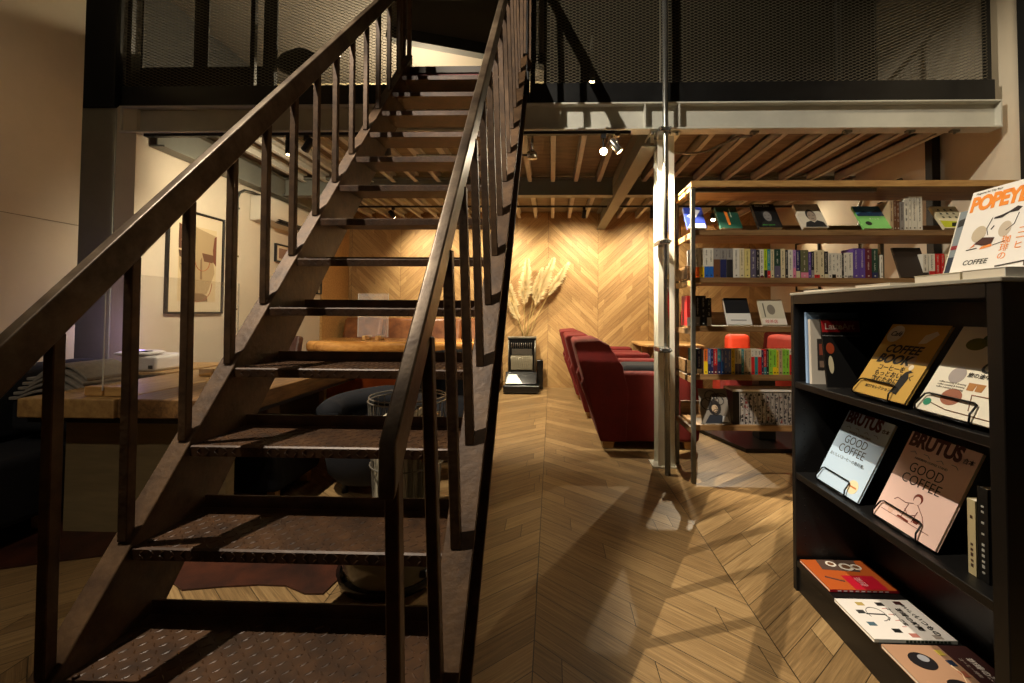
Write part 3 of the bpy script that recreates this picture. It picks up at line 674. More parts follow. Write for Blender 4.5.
# ================================================================ REAR ZONE
# heater
t = thing('gas_heater', 'black upright portable heater with a grille against the rear wall', 'heater', (-.42, 6.6, 0))
hx0, hx1, hy = -.655, -.235, 6.55
M_hb = mat('heater_black', (.05, .05, .05), .25); M_hg = mat('heater_silver', (.45, .43, .38), .35, .7)
B((-.70, 6.28, .02), (-.17, 6.74, .13)).build('base_tray', M_hb, t, .02, 3)
m = MB(); m.prism([(6.50, .13), (6.30, .15), (6.48, .30), (6.50, .30)], 0, -.68, -.22); m.build('front_hood', M_hb, t, .006, 2)
B((hx0, 6.50, .13), (hx1, 6.72, .80)).build('body', M_hb, t, .012, 2)
B((hx0-.005, 6.49, .795), (hx1+.005, 6.73, .815)).build('top_plate', M_hg, t, .003, 1)
B((hx0+.05, 6.488, .33), (hx1-.05, 6.50, .54)).build('ceramic_panel', mat('ceramic_beige', (.45, .42, .34), .7), t)
for i in range(12):
    x = hx0+.05+.0285*i
    m = MB(); m.tube([(x, 6.483, .31), (x, 6.483, .54)], .0035, 6); m.build('grille_bar', M_hg, t)
for i in range(11):
    x = hx0+.055+.030*i
    m = MB(); m.tube([(x, 6.485, .655), (x, 6.485, .73)], .005, 6); m.build('vent_slat', mat('dull_steel', (.35, .33, .30), .35, .6), t)
B((hx0+.06, 6.487, .55), (hx1-.06, 6.50, .64)).build('reflector', mat('dull_steel', (.35, .33, .30)), t)
m = MB(); m.add([(-.665, 6.30, .155), (-.42, 6.30, .155), (-.52, 6.43, .27), (-.64, 6.43, .27), (-.665, 6.302, .150), (-.42, 6.302, .150), (-.52, 6.432, .265), (-.64, 6.432, .265)], [(0, 1, 2, 3), (7, 6, 5, 4), (0, 4, 5, 1), (1, 5, 6, 2), (2, 6, 7, 3), (3, 7, 4, 0)]); m.build('bright_tray', mat('bright_steel', (.50, .49, .47), .3, .6), t)
for x in (hx0+.012, hx1-.012):
    m = MB(); m.tube([(x, 6.478, .28), (x, 6.478, .77)], .008, 8); m.build('side_guard', M_hg, t)
for x in (-.68, -.2):
    m = MB(); m.lathe([(.03, -.015), (.03, .015)], (x, 6.32, .03), 12, Matrix.Rotation(pi/2, 3, 'Y')); m.build('caster', M_hg, t)
B((-.228, 6.62, .02), (-.13, 6.74, .46)).build('side_tank', M_hb, t, .01, 2)
# vase with pampas
t = thing('pampas_vase', 'tall vase with feathery cream pampas plumes behind the heater', 'vase with grass', (-.42, 6.84, 0))
m = MB(); m.lathe([(.05, 0), (.055, .1), (.05, .5), (.035, .72), (.045, .80)], (-.42, 6.845, 0), 20, sy=.9); m.build('vase', mat('clay', (.45, .38, .30), .6), t)
M_stem = mat('dry_stem', (.72, .62, .38), .8); M_pl = mat('pampas_cream', (.90, .82, .62), .9, var=.08, vscale=10)
rnd = random.Random(3)
plumes = [((505, 275), (517, 318), .085), ((527, 263), (524, 305), .10), ((552, 262), (535, 306), .10), ((566, 266), (548, 296), .075), ((510, 300), (519, 322), .06), ((541, 272), (533, 300), .07)]
for (tx, ty), (bx_, by_), wd_ in plumes:
    wd_ *= 1.35
    tip = aY(tx, ty, 6.70); bs = aY(bx_, by_, 6.76); root = Vector((-.42, 6.84, .72))
    m = MB(); m.tube([root, root.lerp(bs, .5)+Vector((0, 0, .03)), bs, bs.lerp(tip, .6)], [.007, .007, .005, .003], 6); st = m.build('stem', M_stem, t)
    m = MB(); ax = tip-bs; L = ax.length
    t_ = ax.normalized()
    for i in range(2300):
        u = rnd.random()**.85; p = bs+ax*u; wdt = wd_*(min(1, u*3+.25))*(1-u**2.2*.75)*(.35+.75*rnd.random())
        a = rnd.random()*2*pi; out = Vector((cos(a), sin(a)*.45, .0)); ln = .05+.08*rnd.random()
        mid = p+out*wdt*.55+t_*ln*.6; q = p+out*wdt*1.05+t_*ln*.75+Vector((0, 0, -.035*rnd.random()))
        tw = Vector((rnd.uniform(-1, 1), 0, rnd.uniform(-1, 1))).normalized()*.0022
        for v_ in (mid, q): v_.y = min(v_.y, 6.885)
        m.add([p-tw, p+tw, mid+tw, q, mid-tw], [(0, 1, 2, 3, 4)])
    m.build('plume', M_pl, st)

# red armchairs facing +X
def armchair(x, y, label, navy_cushion=False, s=1.0, flip=False):
    t = thing('red_armchair', label, 'armchair', (x, y, 0), 'red velvet club armchairs')
    if flip: t.rotation_euler = (0, 0, pi)
    f = Vector((x, y, 0)); o = f
    def bb(a, b, nm, m_, bev, seg=4):
        return B(Vector(a)*1+o, Vector(b)+o).build(nm, m_, t, bev, seg)
    D = 1.12; Wd = .88; aw = .17
    # side arms (outer panel runs from back to front, sloping back)
    for y0 in (0, Wd-aw):
        m = MB(); m.prism([(x+.24, .07), (x+D-.04, .07), (x+D, .60), (x+D-.02, .665), (x+.10, .665), (x+.06, .55)], 1, y+y0, y+y0+aw); m.build('armrest', M_red, t, .03, 4)
    m = MB(); m.prism([(x+.225, .07), (x+.45, .07), (x+.47, .50), (x+.42, .72), (x+.30, .905), (x+.22, .942), (x+.02, .93), (x+.0, .905)], 1, y-.012, y+Wd+.012); m.build('backrest', M_red, t, .035, 4)
    bb((.40, aw, .08), (D-.03, Wd-aw, .36), 'seat_base', M_red, .02)
    bb((.44, aw+.005, .36), (D-.0, Wd-aw-.005, .52), 'seat_cushion', M_red, .05)
    for (a, b) in ((.25, .04), (D-.16, .04), (.25, Wd-.12), (D-.16, Wd-.12)):
        m = MB(); m.prism([(x+a+.01, 0), (x+a+.09, 0), (x+a+.11, .07), (x+a-.0, .07)], 1, y+b, y+b+.08); m.build('leg', M_oakside, t, .003, 1)
    if navy_cushion:
        pass
    return t
armchair(.20, 3.82, 'nearest dark red velvet armchair right of the staircase, with a navy cushion')
armchair(.15, 4.92, 'middle dark red velvet club armchair of the row of three')
armchair(.11, 5.94, 'farthest dark red velvet club armchair, closest to the rear wall')
t = thing('cushion', 'navy cushion lying on the seat of the nearest red armchair', 'cushion', (.85, 4.2, .52))
m = MB(); m.box((.64, 4.03, .522), (1.14, 4.47, .70)); m.build('cover', M_navy, t, .085, 5)
# opposite chairs seen through shelf (backs to the right), facing -X
def armchair_r(x, y, label, m_):
    t = thing('red_armchair', label, 'armchair', (x, y, 0), 'red armchairs behind the bookshelf')
    m = MB(); m.prism([(x+.62, .10), (x+.80, .10), (x+.90, .88), (x+.84, .94), (x+.70, .92)], 1, y, y+.80); m.build('backrest', m_, t, .05, 4)
    B((x, y+.10, .10), (x+.66, y+.70, .42)).build('seat', m_, t, .05, 4)
    for yy in (y, y+.68): B((x+.02, yy, .10), (x+.68, yy+.12, .60)).build('armrest', m_, t, .04, 4)
    for a in (.06, .70):
        for b in (.06, .68): B((x+a, y+b, 0), (x+a+.05, y+b+.05, .10)).build('leg', M_oakside, t)
M_red2 = mat('orange_red_fabric', (.62, .16, .07), .8, var=.1, vscale=8)
armchair_r(1.98, 4.72, 'orange red armchair behind the shelf of small paperbacks', M_red2)
armchair_r(2.42, 5.72, 'farther red armchair near the right wall behind the bookshelf', M_red)
t = thing('pouffe', 'tall orange topped pouffe showing above the row of small paperbacks', 'pouffe', (1.93, 4.6, 0))
m = MB(); m.box((1.82, 4.55, .76), (2.06, 4.69, .97)); m.build('cover', mat('bright_orange', (.80, .22, .08), .7), t, .05, 4)
B((1.78, 4.5, .0), (2.10, 4.70, .76)).build('pouffe', M_red, t, .04, 3)
# side table, pedestal table
t = thing('counter', 'small wooden wall counter top behind the red armchairs', 'counter', (1.6, 6.3, 0))
m = MB(); m.prism([(1.25, 6.25), (1.32, 6.05), (2.1, 6.05), (2.1, 6.88), (1.25, 6.88)], 2, .715, .745); m.build('table_top', M_oakside, t, .004, 1)
m = MB(); m.bar((1.45, 6.12, .70), (1.44, 6.84, .10), .03, .03); m.bar((1.95, 6.12, .70), (1.95, 6.84, .10), .03, .03); m.box((1.40, 6.82, .0), (1.48, 6.88, .714)); m.build('bracket', M_oakside, t)
t = thing('pedestal_table', 'pedestal table with a heavy black square steel base behind the bookshelf', 'table', (1.95, 4.1, 0))
m = MB(); m.prism([(1.46, 4.45), (1.66, 3.79), (2.35, 3.80), (2.55, 4.46)], 2, .0, .035); m.build('base_plate', mat('dark_base_steel', (.10, .09, .085), .3, .3), t, .004, 1)
B((1.90, 4.06, .035), (2.05, 4.20, .68)).build('column', M_black, t, .004, 1)
B((1.75, 3.85, .68), (2.45, 4.40, .715)).build('table_top', M_oakside, t, .006, 2)

# ================================================================ BOOKSHELF (steel and wood)
SX0, SX1, SY0, SY1 = .985, 3.40, 3.09, 3.52
shelf = thing('bookshelf', 'tall open bookshelf of grey steel posts and wooden boards under the loft', 'bookshelf', (2.2, 3.3, 0))
for x in (SX0+.012, 2.6, SX1-.02):
    for y in (SY0+.016, SY1-.016):
        if x == 2.6 and y < 3.3: continue
        m = MB(); m.box((x-.014, y-.016, 0), (x+.014, y+.016, 2.075)); m.build('post', M_steelgrey, shelf, .002, 1)
SZ = [2.125, 1.783, 1.443, 1.098, .756, .401]
for i, z in enumerate(SZ):
    fy = SY0-.004 if i == 0 else SY0+.034
    B((SX0+.0 if i == 0 else SX0+.03, fy, z-.040), (SX1, SY1-.034, z)).build('shelf_board', M_oak, shelf, .003, 1)
    if i == 0: B((SX0-.004, SY0-.006, z-.042), (SX1, SY0-.004, z+.001)).build('front_edge', M_oakside, shelf); 
    else: B((SX0+.03, SY0+.028, z-.036), (SX1, SY0+.034, z)).build('front_edge', M_oak, shelf)
    B((SX0+.0, SY0+.034, z-.06), (SX0+.026, SY1-.034, z-.02)).build('side_rail', M_oakside if i < 3 else M_oak, shelf)
    if i in (1, 3, 5): B((SX0+.03, SY1-.06, z), (SX1, SY1-.04, z+.10)).build('back_board', M_oak, shelf)
    if i in (2, 4): B((SX0+.0, SY0+.1, z), (SX0+.02, SY1-.034, z+.09)).build('side_stop', M_oak, shelf)
B((SX0+.03, SY0+.04, 2.060), (2.3, SY0+.07, 2.084)).build('cross_rail', M_steelgrey, shelf)

COLN = {'white': (.86, .84, .78), 'cream': (.84, .79, .64), 'pale yellow': (.84, .78, .50), 'yellow': (.93, .80, .10), 'lime': (.72, .82, .10), 'green': (.12, .55, .25), 'dark green': (.10, .24, .18),
        'teal': (.15, .52, .55), 'blue': (.12, .38, .72), 'navy': (.13, .15, .33), 'periwinkle': (.38, .44, .68), 'purple': (.36, .26, .58), 'purple grey': (.36, .33, .42), 'lilac': (.68, .50, .72), 'maroon': (.38, .10, .16),
        'red': (.78, .12, .12), 'orange': (.90, .45, .18), 'dark': (.14, .13, .14), 'black': (.04, .04, .04), 'grey': (.56, .54, .52), 'olive': (.38, .38, .26), 'beige': (.74, .64, .50), 'brown': (.42, .27, .17), 'pink': (.86, .50, .60), 'light green': (.55, .80, .25)}
def spine_book(x, wd_, y, z, h, top, bot, frac, mark, label, group, depth=.13, bandcol=None):
    """upright book, spine facing -Y; one mesh, materials = cover, lower band, pages, marks"""
    m = MB(); g = .0006; x1 = x+wd_-g
    m.cur = 0; m.box((x, y, z), (x1, y+.0015, z+h)); m.box((x, y+.0015, z), (x+.0012, y+depth, z+h)); m.box((x1-.0012, y+.0015, z), (x1, y+depth, z+h))
    m.cur = 2; m.box((x+.0012, y+.0015, z+.002), (x1-.0012, y+depth-.002, z+h-.002))
    if frac: m.cur = 1; m.box((x, y-.0007, z), (x1, y+.0001, z+h*frac))
    m.cur = 3; r = random.Random(int(x*9999)); cx = (x+x1)/2; u = h*.93; ww = min(wd_*.42, .011)
    zz = z+u; endz = z+h*(frac+.08 if frac else .30)
    while zz > endz:
        hh = r.uniform(.006, .012)*mark; 
        a = r.uniform(.5, 1)*ww; m.box((cx-a/2, y-.0006, zz-hh), (cx-a/2+a*.3, y+.0001, zz)); m.box((cx-a/2, y-.0006, zz-hh*.25), (cx+a/2, y+.0001, zz)); 
        if r.random() < .6: m.box((cx-a/2, y-.0006, zz-hh), (cx+a/2, y+.0001, zz-hh*.78))
        zz -= hh*1.35
        if r.random() < .12: zz -= .02
    m.box((cx-ww*.4, y-.0013, z+h*.06), (cx+ww*.4, y+.0001, z+h*.06+.008))
    lumtop = sum(COLN[top]); mk = (.12, .11, .12) if lumtop > 1.5 else (.82, .80, .74)
    o = m.build('book', [flat(COLN[top]), flat(COLN[bot]), M_paper, flat(mk)])
    return tag(o, label, 'book', group)
def ordinal(n): 
    return ['first', 'second', 'third', 'fourth', 'fifth', 'sixth', 'seventh', 'eighth', 'ninth', 'tenth', 'eleventh', 'twelfth', 'thirteenth', 'fourteenth', 'fifteenth', 'sixteenth', 'seventeenth', 'eighteenth', 'nineteenth', 'twentieth',
            'twenty-first', 'twenty-second', 'twenty-third', 'twenty-fourth', 'twenty-fifth', 'twenty-sixth', 'twenty-seventh', 'twenty-eighth', 'twenty-ninth', 'thirtieth', 'thirty-first', 'thirty-second', 'thirty-third', 'thirty-fourth', 'thirty-fifth',
            'thirty-sixth', 'thirty-seventh', 'thirty-eighth', 'thirty-ninth', 'fortieth', 'forty-first', 'forty-second', 'forty-third', 'forty-fourth', 'forty-fifth', 'forty-sixth', 'forty-seventh', 'forty-eighth'][n]
BY = SY0+.05
def row(items, ypx, zi, group, where, kind='paperback', depth=.13):
    for i, (a, b, h, top, bot, fr, mk) in enumerate(items):
        x = aY(a, ypx, BY).x; x1 = aY(b, ypx, BY).x
        desc = top+(' and '+bot if fr else '')
        spine_book(x, x1-x, BY, SZ[zi], h, top, bot, fr, mk, '%s %s, %s from left in %s' % (desc, kind, ordinal(i), where), group, depth)
R3 = [(694, 697.5, .212, 'grey', 'orange', 0, 1), (697.8, 702.5, .212, 'white', 'orange', .36, 1), (702.5, 704, .212, 'white', 'yellow', .36, 1)]
e = lambda v: 700+v/9.76
R3 = [(692.5, 694.6, .21, 'grey', 'grey', 0, 1), (694.7, 699.3, .212, 'white', 'orange', .36, 1), (699.4, e(41), .212, 'white', 'yellow', .36, 1)]
for a, b, top, bot, fr, h in ((43, 88, 'white', 'blue', .38, .212), (89, 132, 'white', 'blue', .38, .212), (134, 196, 'grey', 'brown', .62, .212), (199, 257, 'grey', 'navy', .62, .212), (261, 321, 'grey', 'dark', .62, .21),
                             (324, 386, 'white', 'black', 0, .212), (388, 432, 'cream', 'cream', 0, .212), (436, 491, 'pale yellow', 'olive', 0, .208), (496, 548, 'purple grey', 'navy', 0, .206), (551, 583, 'dark', 'dark', 0, .20),
                             (586, 624, 'white', 'maroon', .07, .205), (627, 657, 'lime', 'dark', .27, .206), (659, 689, 'teal', 'red', .25, .205), (691, 724, 'cream', 'orange', 0, .203), (727, 787, 'dark green', 'purple grey', .42, .205),
                             (789, 832, 'cream', 'yellow', .0, .208), (834, 860, 'dark', 'dark', 0, .20), (862, 907, 'white', 'grey', 0, .202), (908, 937, 'lilac', 'pink', .35, .20), (939, 977, 'navy', 'cream', .25, .20)):
    R3.append((e(a), e(b), h, top, bot, fr, 1))
f5 = lambda v: 760+v/5.39
for a, b, top, bot, fr, h in ((220, 261, 'olive', 'pink', .2, .20), (262, 276, 'purple', 'dark', 0, .185), (277, 292, 'dark', 'grey', .3, .19), (293, 322, 'cream', 'red', .12, .198), (323, 346, 'cream', 'white', .0, .20), (347, 367, 'dark', 'cream', .15, .19),
                             (369, 388, 'white', 'white', 0, .18), (389, 409, 'white', 'black', .15, .178), (410, 427, 'white', 'grey', 0, .178), (428, 441, 'white', 'black', 0, .177), (442, 452, 'dark', 'dark', 0, .177), (453, 471, 'white', 'red', 0, .177), (472, 501, 'white', 'grey', .1, .182),
                             (503, 535, 'purple', 'purple', 0, .212), (536, 567, 'purple', 'purple', 0, .211), (568, 602, 'maroon', 'maroon', 0, .211), (604, 636, 'dark green', 'navy', .2, .21), (650, 663, 'white', 'white', 0, .165)):
    R3.append((f5(a), f5(b), h, top, bot, fr, 1))
row(R3, 262, 2, 'books on the second row of the open bookshelf', 'row below the leaning books')
g8 = lambda v: 685+v/5.7
cur = 44; R5 = []
for wv, top, bot, fr in ((24, 'dark green', 'olive', 0), (28, 'navy', 'white', .2), (12, 'grey', 'grey', 0), (23, 'orange', 'yellow', .5), (17, 'periwinkle', 'navy', .4), (16, 'navy', 'dark', 0), (22, 'red', 'maroon', .35), (20, 'teal', 'navy', .5), (18, 'periwinkle', 'blue', .5), (21, 'periwinkle', 'periwinkle', 0),
                         (20, 'periwinkle', 'blue', 0), (20, 'yellow', 'yellow', 0), (18, 'cream', 'purple grey', .42), (20, 'cream', 'purple grey', .42), (14, 'teal', 'navy', 0), (22, 'beige', 'beige', 0), (19, 'beige', 'beige', 0), (20, 'white', 'red', .70), (18, 'white', 'teal', .70), (21, 'white', 'red', .70),
                         (13, 'navy', 'navy', 0), (15, 'red', 'teal', .3), (14, 'dark', 'dark', 0), (22, 'light green', 'lime', 0), (22, 'light green', 'yellow', .3), (12, 'yellow', 'lime', 0), (22, 'beige', 'orange', 0), (18, 'light green', 'green', 0), (20, 'light green', 'light green', 0), (19, 'white', 'red', .8), (20, 'white', 'orange', .8), (18, 'red', 'orange', .5), (18, 'navy', 'white', .3), (18, 'cream', 'red', .4)):
    R5.append((g8(cur), g8(cur+wv-1), .178 if wv > 13 else .172, top, bot, fr, .7)); cur += wv
row(R5, 362, 4, 'small paperbacks on the fourth row of the bookshelf', 'colourful row above the comics', 'pocket book', .11)
row([(687, 694.5, .215, 'red', 'grey', .28, .8), (695.5, 700, .215, 'black', 'grey', .30, .8), (701, 706, .215, 'black', 'grey', 0, .5), (707, 711.5, .20, 'black', 'white', .3, .6)], 310, 3, 'red and black books beside the shelf post', 'short middle shelf group', 'hardback')
# comics row with busy spines
def comic(x, wd_, z, i):
    m = MB(); y = BY+.01; h = .225; x1 = x+wd_-.001
    m.cur = 0; m.box((x, y, z), (x1, y+.17, z+h))
    m.cur = 1; r = random.Random(i)
    for k in range(26):
        a = r.uniform(x, x1-.004); b = z+r.uniform(.0, h-.01); m.cur = r.choice([1, 1, 2, 3]); m.box((a, y-.0004-.0001*k/9, b), (min(x1, a+r.uniform(.003, wd_*.6)), y+.0001, min(z+h, b+r.uniform(.004, .02))))
    m.cur = 1; m.box((x1-.0022, y-.0006, z), (x1, y+.0001, z+h)); m.cur = 0; m.box((x1-.0045, y-.0007, z), (x1-.0022, y+.0001, z+h)); m.cur = 1; m.box((x+.004, y-.0008, z+h*.08), (x+.008, y+.0001, z+h*.92))
    o = m.build('comic_book', [flat((.66, .64, .62)), flat((.13, .12, .13)), flat((.42, .40, .40)), flat(r.choice([(.5, .18, .16), (.55, .5, .4), (.3, .3, .35)]))])
    tag(o, 'black and white patterned comic volume, %s from the left on the lowest shelf' % ordinal(i), 'comic book', 'comic volumes on the lowest shelf')
x0 = aY(g8(315), 400, BY).x; x1 = aY(810, 400, BY).x
n = 16
for i in range(n): comic(x0+(x1-x0)*i/n, (x1-x0)/n, SZ[5], i)
t = B((aY(733.5, 400, BY).x, BY+.01, SZ[5]), (x0-.004, BY+.18, SZ[5]+.232)).build('black_box_file', [M_blackwood]); tag(t, 'plain black box file left of the comic volumes on the lowest shelf', 'box file')
t = B((aY(733, 385, BY).x, BY+.004, SZ[5]+.2325), (x1-.02, BY+.17, SZ[5]+.247)).build('magazine', M_white); tag(t, 'flat white magazine laid on top of the comic volumes', 'magazine')
# books at far right of top two rows
row([(890, 893.5, .215, 'beige', 'beige', 0, .5), (894, 896.5, .215, 'brown', 'dark', 0, .5), (897, 899.5, .21, 'brown', 'orange', 0, .5), (900, 904, .205, 'grey', 'white', 0, .5), (904.5, 908.5, .23, 'white', 'white', 0, .2), (909, 911.5, .245, 'white', 'white', 0, .6), (912, 917, .245, 'white', 'grey', 0, 1), (917.5, 922.5, .245, 'white', 'grey', 0, 1)], 215, 1,
    'upright books at the right of the top shelf', 'top shelf upright group', 'hardback')
row([(923, 928, .175, 'white', 'red', .0, 1), (929, 935, .175, 'white', 'red', .3, 1), (936, 940, .175, 'red', 'red', 0, 1), (941, 944.5, .175, 'red', 'maroon', 0, 1), (946, 950, .175, 'cream', 'red', 0, 1)], 262, 2,
    'red and white books beside the dark leaning board', 'group right of the dark board', 'paperback')

# leaning display books ---------------------------------------------------------
def leaf(name, label, cat, mtx, W, H, T, cover, pages=None, group=None):
    """local x = width, y = height, z = out of the cover"""
    t = thing(name, label, cat, mtx=mtx, group=group)
    m = MB(); m.box((0, 0, 0), (W, H, .0012)); m.box((0, 0, T-.0012), (W, H, T)); m.box((0, 0, .0012), (.0012, H, T-.0012)); cv = m.build('cover', cover, t, local=True)
    B((.0012, .0015, .0012), (W-.0015, H-.0015, T-.0012)).build('pages', pages or M_paper, t, local=True)
    return cv                                                  # prints and lettering become sub-parts of the cover
def shape(t, pts, c, z, name='print', W=1, H=1):
    m = MB(); m.prism([(a*W, b*H) for a, b in pts], 2, z, z+.0004); return m.build(name, flat(c), t, local=True)
def disc(t, cx, cy, rx, ry, c, z, name='print', n=20, a0=0, a1=2*pi):
    m = MB(); m.prism([(cx+rx*cos(a0+(a1-a0)*k/n), cy+ry*sin(a0+(a1-a0)*k/n)) for k in range(n)], 2, z, z+.0004); return m.build(name, flat(c), t, local=True)
def line(t, pts, r, c, z, name='drawn_line'):
    m = MB(); m.tube([(a, b, z) for a, b in pts], r, 5); return m.build(name, flat(c), t, local=True)
def lean_cam(px, py, W, th, zi, y=BY, yaw=0):
    p = aY(px, py, y); q = Vector((p.x, y, SZ[zi]+.002))
    X = Vector((cos(yaw), sin(yaw), 0)); F_ = Vector((-sin(yaw), cos(yaw), 0)); Y_ = F_*sin(th)+Vector((0, 0, cos(th))); Z_ = X.cross(Y_)
    return Matrix.Translation(q) @ Matrix((X, Y_, Z_)).transposed().to_4x4()
TH = radians(34)
GD = 'leaning books on the top shelf'
t = leaf('leaning_book', 'blue covered book leaning at the left end of the top shelf beside the steel post', 'book', lean_cam(687, 228, .15, TH, 1), .135, .21, .022, flat((.16, .24, .62)), group=GD)
shape(t, [(.1, .55), (.6, .9), (.9, .85), (.5, .45)], (.85, .86, .9), .0225, W=.135, H=.21); shape(t, [(.0, .0), (.95, .0), (.95, .2), (.2, .22)], (.9, .9, .88), .0225, W=.135, H=.21)
t = leaf('leaning_book', 'dark green book with an orange stripe leaning on the top shelf', 'book', lean_cam(720, 228, .15, TH, 1), .155, .22, .02, flat((.08, .26, .20)), group=GD)
shape(t, [(.40, .14), (.52, .14), (.50, .74), (.36, .80)], (.88, .48, .16), .0205, W=.155, H=.22); shape(t, [(.62, .5), (.65, .5), (.65, .9), (.62, .9)], (.75, .8, .7), .0205, W=.155, H=.22)
def face(t, W, H, z, skin, hair, jacket, y0=.0):
    disc(t, .50*W, .52*H, .20*W, .24*H, hair, z, 'hair'); disc(t, .52*W, .46*H, .17*W, .21*H, skin, z+.0005, 'face_print')
    shape(t, [(.10, .02), (.95, .02), (.88, .22), (.66, .30), (.52, .20), (.40, .28), (.18, .20)], jacket, z+.0005, 'jacket_print', W, H)
    for a in (.44, .60): shape(t, [(a-.04, .50), (a+.04, .50), (a+.04, .515), (a-.04, .515)], hair, z+.001, 'brow_print', W, H)
    shape(t, [(.46, .36), (.58, .36), (.57, .375), (.47, .375)], hair, z+.001, 'mouth_print', W, H)
t = leaf('leaning_book', 'black book with a grey portrait cover leaning on the top shelf', 'book', lean_cam(758, 228, .15, TH, 1), .165, .24, .028, flat((.03, .03, .03)), group=GD)
face(t, .165, .24, .0285, (.48, .46, .44), (.16, .15, .15), (.12, .12, .12)); text('Steve Jobs', .026, flat((.9, .9, .9)), t, (.02, .212, .0286)); text('Walter Isaacson', .013, flat((.35, .75, .3)), t, (.03, .02, .0295), bold=.02)
t = leaf('leaning_book', 'white book with a dark haired portrait cover leaning on the top shelf', 'book', lean_cam(802, 229, .15, TH, 1), .175, .24, .028, flat((.84, .80, .72)), group=GD)
face(t, .175, .24, .0285, (.62, .55, .48), (.12, .11, .11), (.10, .10, .11)); text('Steve Jobs', .022, flat((.4, .38, .36)), t, (.03, .215, .0286))
t = leaf('leaning_book', 'green book with a blue lake landscape cover leaning on the top shelf', 'book', lean_cam(863, 229, .15, TH, 1), .19, .225, .018, flat((.50, .78, .42)), group=GD)
shape(t, [(0, .55), (1, .55), (1, 1), (0, 1)], (.25, .48, .66), .0185, W=.19, H=.225); shape(t, [(0, .62), (.3, .78), (.5, .68), (.8, .82), (1, .7), (1, .55), (0, .55)], (.12, .22, .34), .0190, W=.19, H=.225)
disc(t, .05, .05, .022, .02, (.08, .10, .08), .0188); text('ターシャ', .018, flat((.9, .9, .8)), t, (.07, .09, .0187))
t = leaf('leaning_book', 'cream book with small icons leaning at the right of the top shelf', 'book', lean_cam(943, 228, .15, TH, 1), .18, .22, .022, flat((.86, .82, .68)), group=GD)
for i in range(3):
    for j in range(3): shape(t, [(.18+.25*i, .45+.17*j), (.28+.25*i, .45+.17*j), (.26+.25*i, .53+.17*j), (.2+.25*i, .54+.17*j)], (.35, .36, .30), .0225, W=.18, H=.22)
shape(t, [(0, .04), (1, .04), (1, .28), (0, .34)], (.72, .74, .16), .0225, W=.18, H=.22); shape(t, [(.3, .08), (.8, .06), (.7, .26), (.4, .24)], (.12, .14, .08), .023, W=.18, H=.22)
# middle shelf displays
GM = 'leaning books on the middle shelf'
t = leaf('leaning_book', 'book with a black upper and white lower cover leaning on the middle shelf', 'book', lean_cam(727, 325, .17, radians(25), 3), .17, .21, .022, flat((.88, .87, .84)), group=GM)
shape(t, [(0, .42), (1, .42), (1, 1), (0, 1)], (.05, .06, .08), .0225, W=.17, H=.21); shape(t, [(.15, .15), (.8, .15), (.8, .18), (.15, .18)], (.4, .4, .4), .0225, W=.17, H=.21)
t = leaf('leaning_book', 'pale book with a red belly band leaning on the middle shelf', 'book', lean_cam(762, 326, .17, radians(25), 3), .17, .20, .02, flat((.80, .77, .68)), group=GM)
shape(t, [(.0, .03), (1, .03), (1, .25), (.0, .25)], (.90, .86, .80), .0205, W=.17, H=.20); text('喫茶店', .03, flat((.75, .15, .12)), t, (.02, .015, .0210)); disc(t, .08, .12, .028, .04, (.50, .47, .42), .0207); shape(t, [(.15, .3), (.2, .3), (.2, .85), (.15, .85)], (.4, .38, .33), .0207, W=.17, H=.2)
# dark board and art book
t = leaf('leaning_book', 'plain dark brown book leaning beside the purple volumes', 'book', lean_cam(899.5, 277, .2, radians(20), 2), .20, .235, .014, flat((.13, .08, .05)))
t = leaf('leaning_book', 'dark manga with swirling black and white cover art on the lowest shelf', 'comic book', lean_cam(702, 425, .2, radians(22), 5), .20, .25, .014, flat((.50, .47, .43)))
W, H = .20, .25
rr = random.Random(5)
for k in range(7):
    cx, cy, r = rr.uniform(.25, .75)*W, rr.uniform(.3, .8)*H, rr.uniform(.02, .06)
    line(t, [(cx+r*(1-q*.03)*cos(q*.35), cy+r*(1-q*.03)*sin(q*.35)) for q in range(22)], .0028, (.10, .09, .09), .0150)
disc(t, .5*W, .45*H, .045, .055, (.16, .14, .13), .0145, 'head_print'); disc(t, .5*W, .42*H, .022, .028, (.72, .62, .50), .0152, 'face_print'); shape(t, [(.1, .02), (.9, .02), (.7, .25), (.3, .25)], (.12, .14, .18), .0146, W=W, H=H); shape(t, [(.7, .05), (.95, .05), (.9, .2), (.75, .22)], (.8, .8, .8), .0152, W=W, H=H)

# ================================================================ BLACK BOOKCASE
BX0, BX1, BYn, BYf = 1.055, 1.37, 1.050, 1.955
bc = thing('bookcase', 'low black bookcase of coffee magazines in the right foreground', 'bookcase', (1.2, 1.5, 0))
B((BX0, BYf-.025, 0), (BX1, BYf, 1.268)).build('side_panel', M_blackwood, bc, .002, 1)
B((BX0, BYn, 0), (BX1, BYn+.038, 1.268)).build('side_panel', M_blackwood, bc, .002, 1)
B((BX1-.01, BYn+.038, .06), (BX1, BYf-.025, 1.268)).build('back_panel', M_blackwood, bc)
B((BX0+.0, BYn+.038, 1.232), (BX1-.01, BYf-.025, 1.268)).build('top_rail', M_blackwood, bc)
B((BX0-.003, BYn-.002, 1.2685), (BX1, BYf+.002, 1.280)).build('top_board', mat('grey_stone_top', (.62, .60, .54), .5, var=.12, vscale=6), bc, .002, 1)
for z in (.895, .505, .13):
    B((BX0+.003, BYn+.038, z-.026), (BX1-.01, BYf-.025, z)).build('shelf_board', M_blackwood, bc, .0015, 1)
B((BX0+.01, BYn+.038, .0), (BX0+.03, BYf-.025, .104)).build('plinth', M_blackwood, bc)
m = MB()
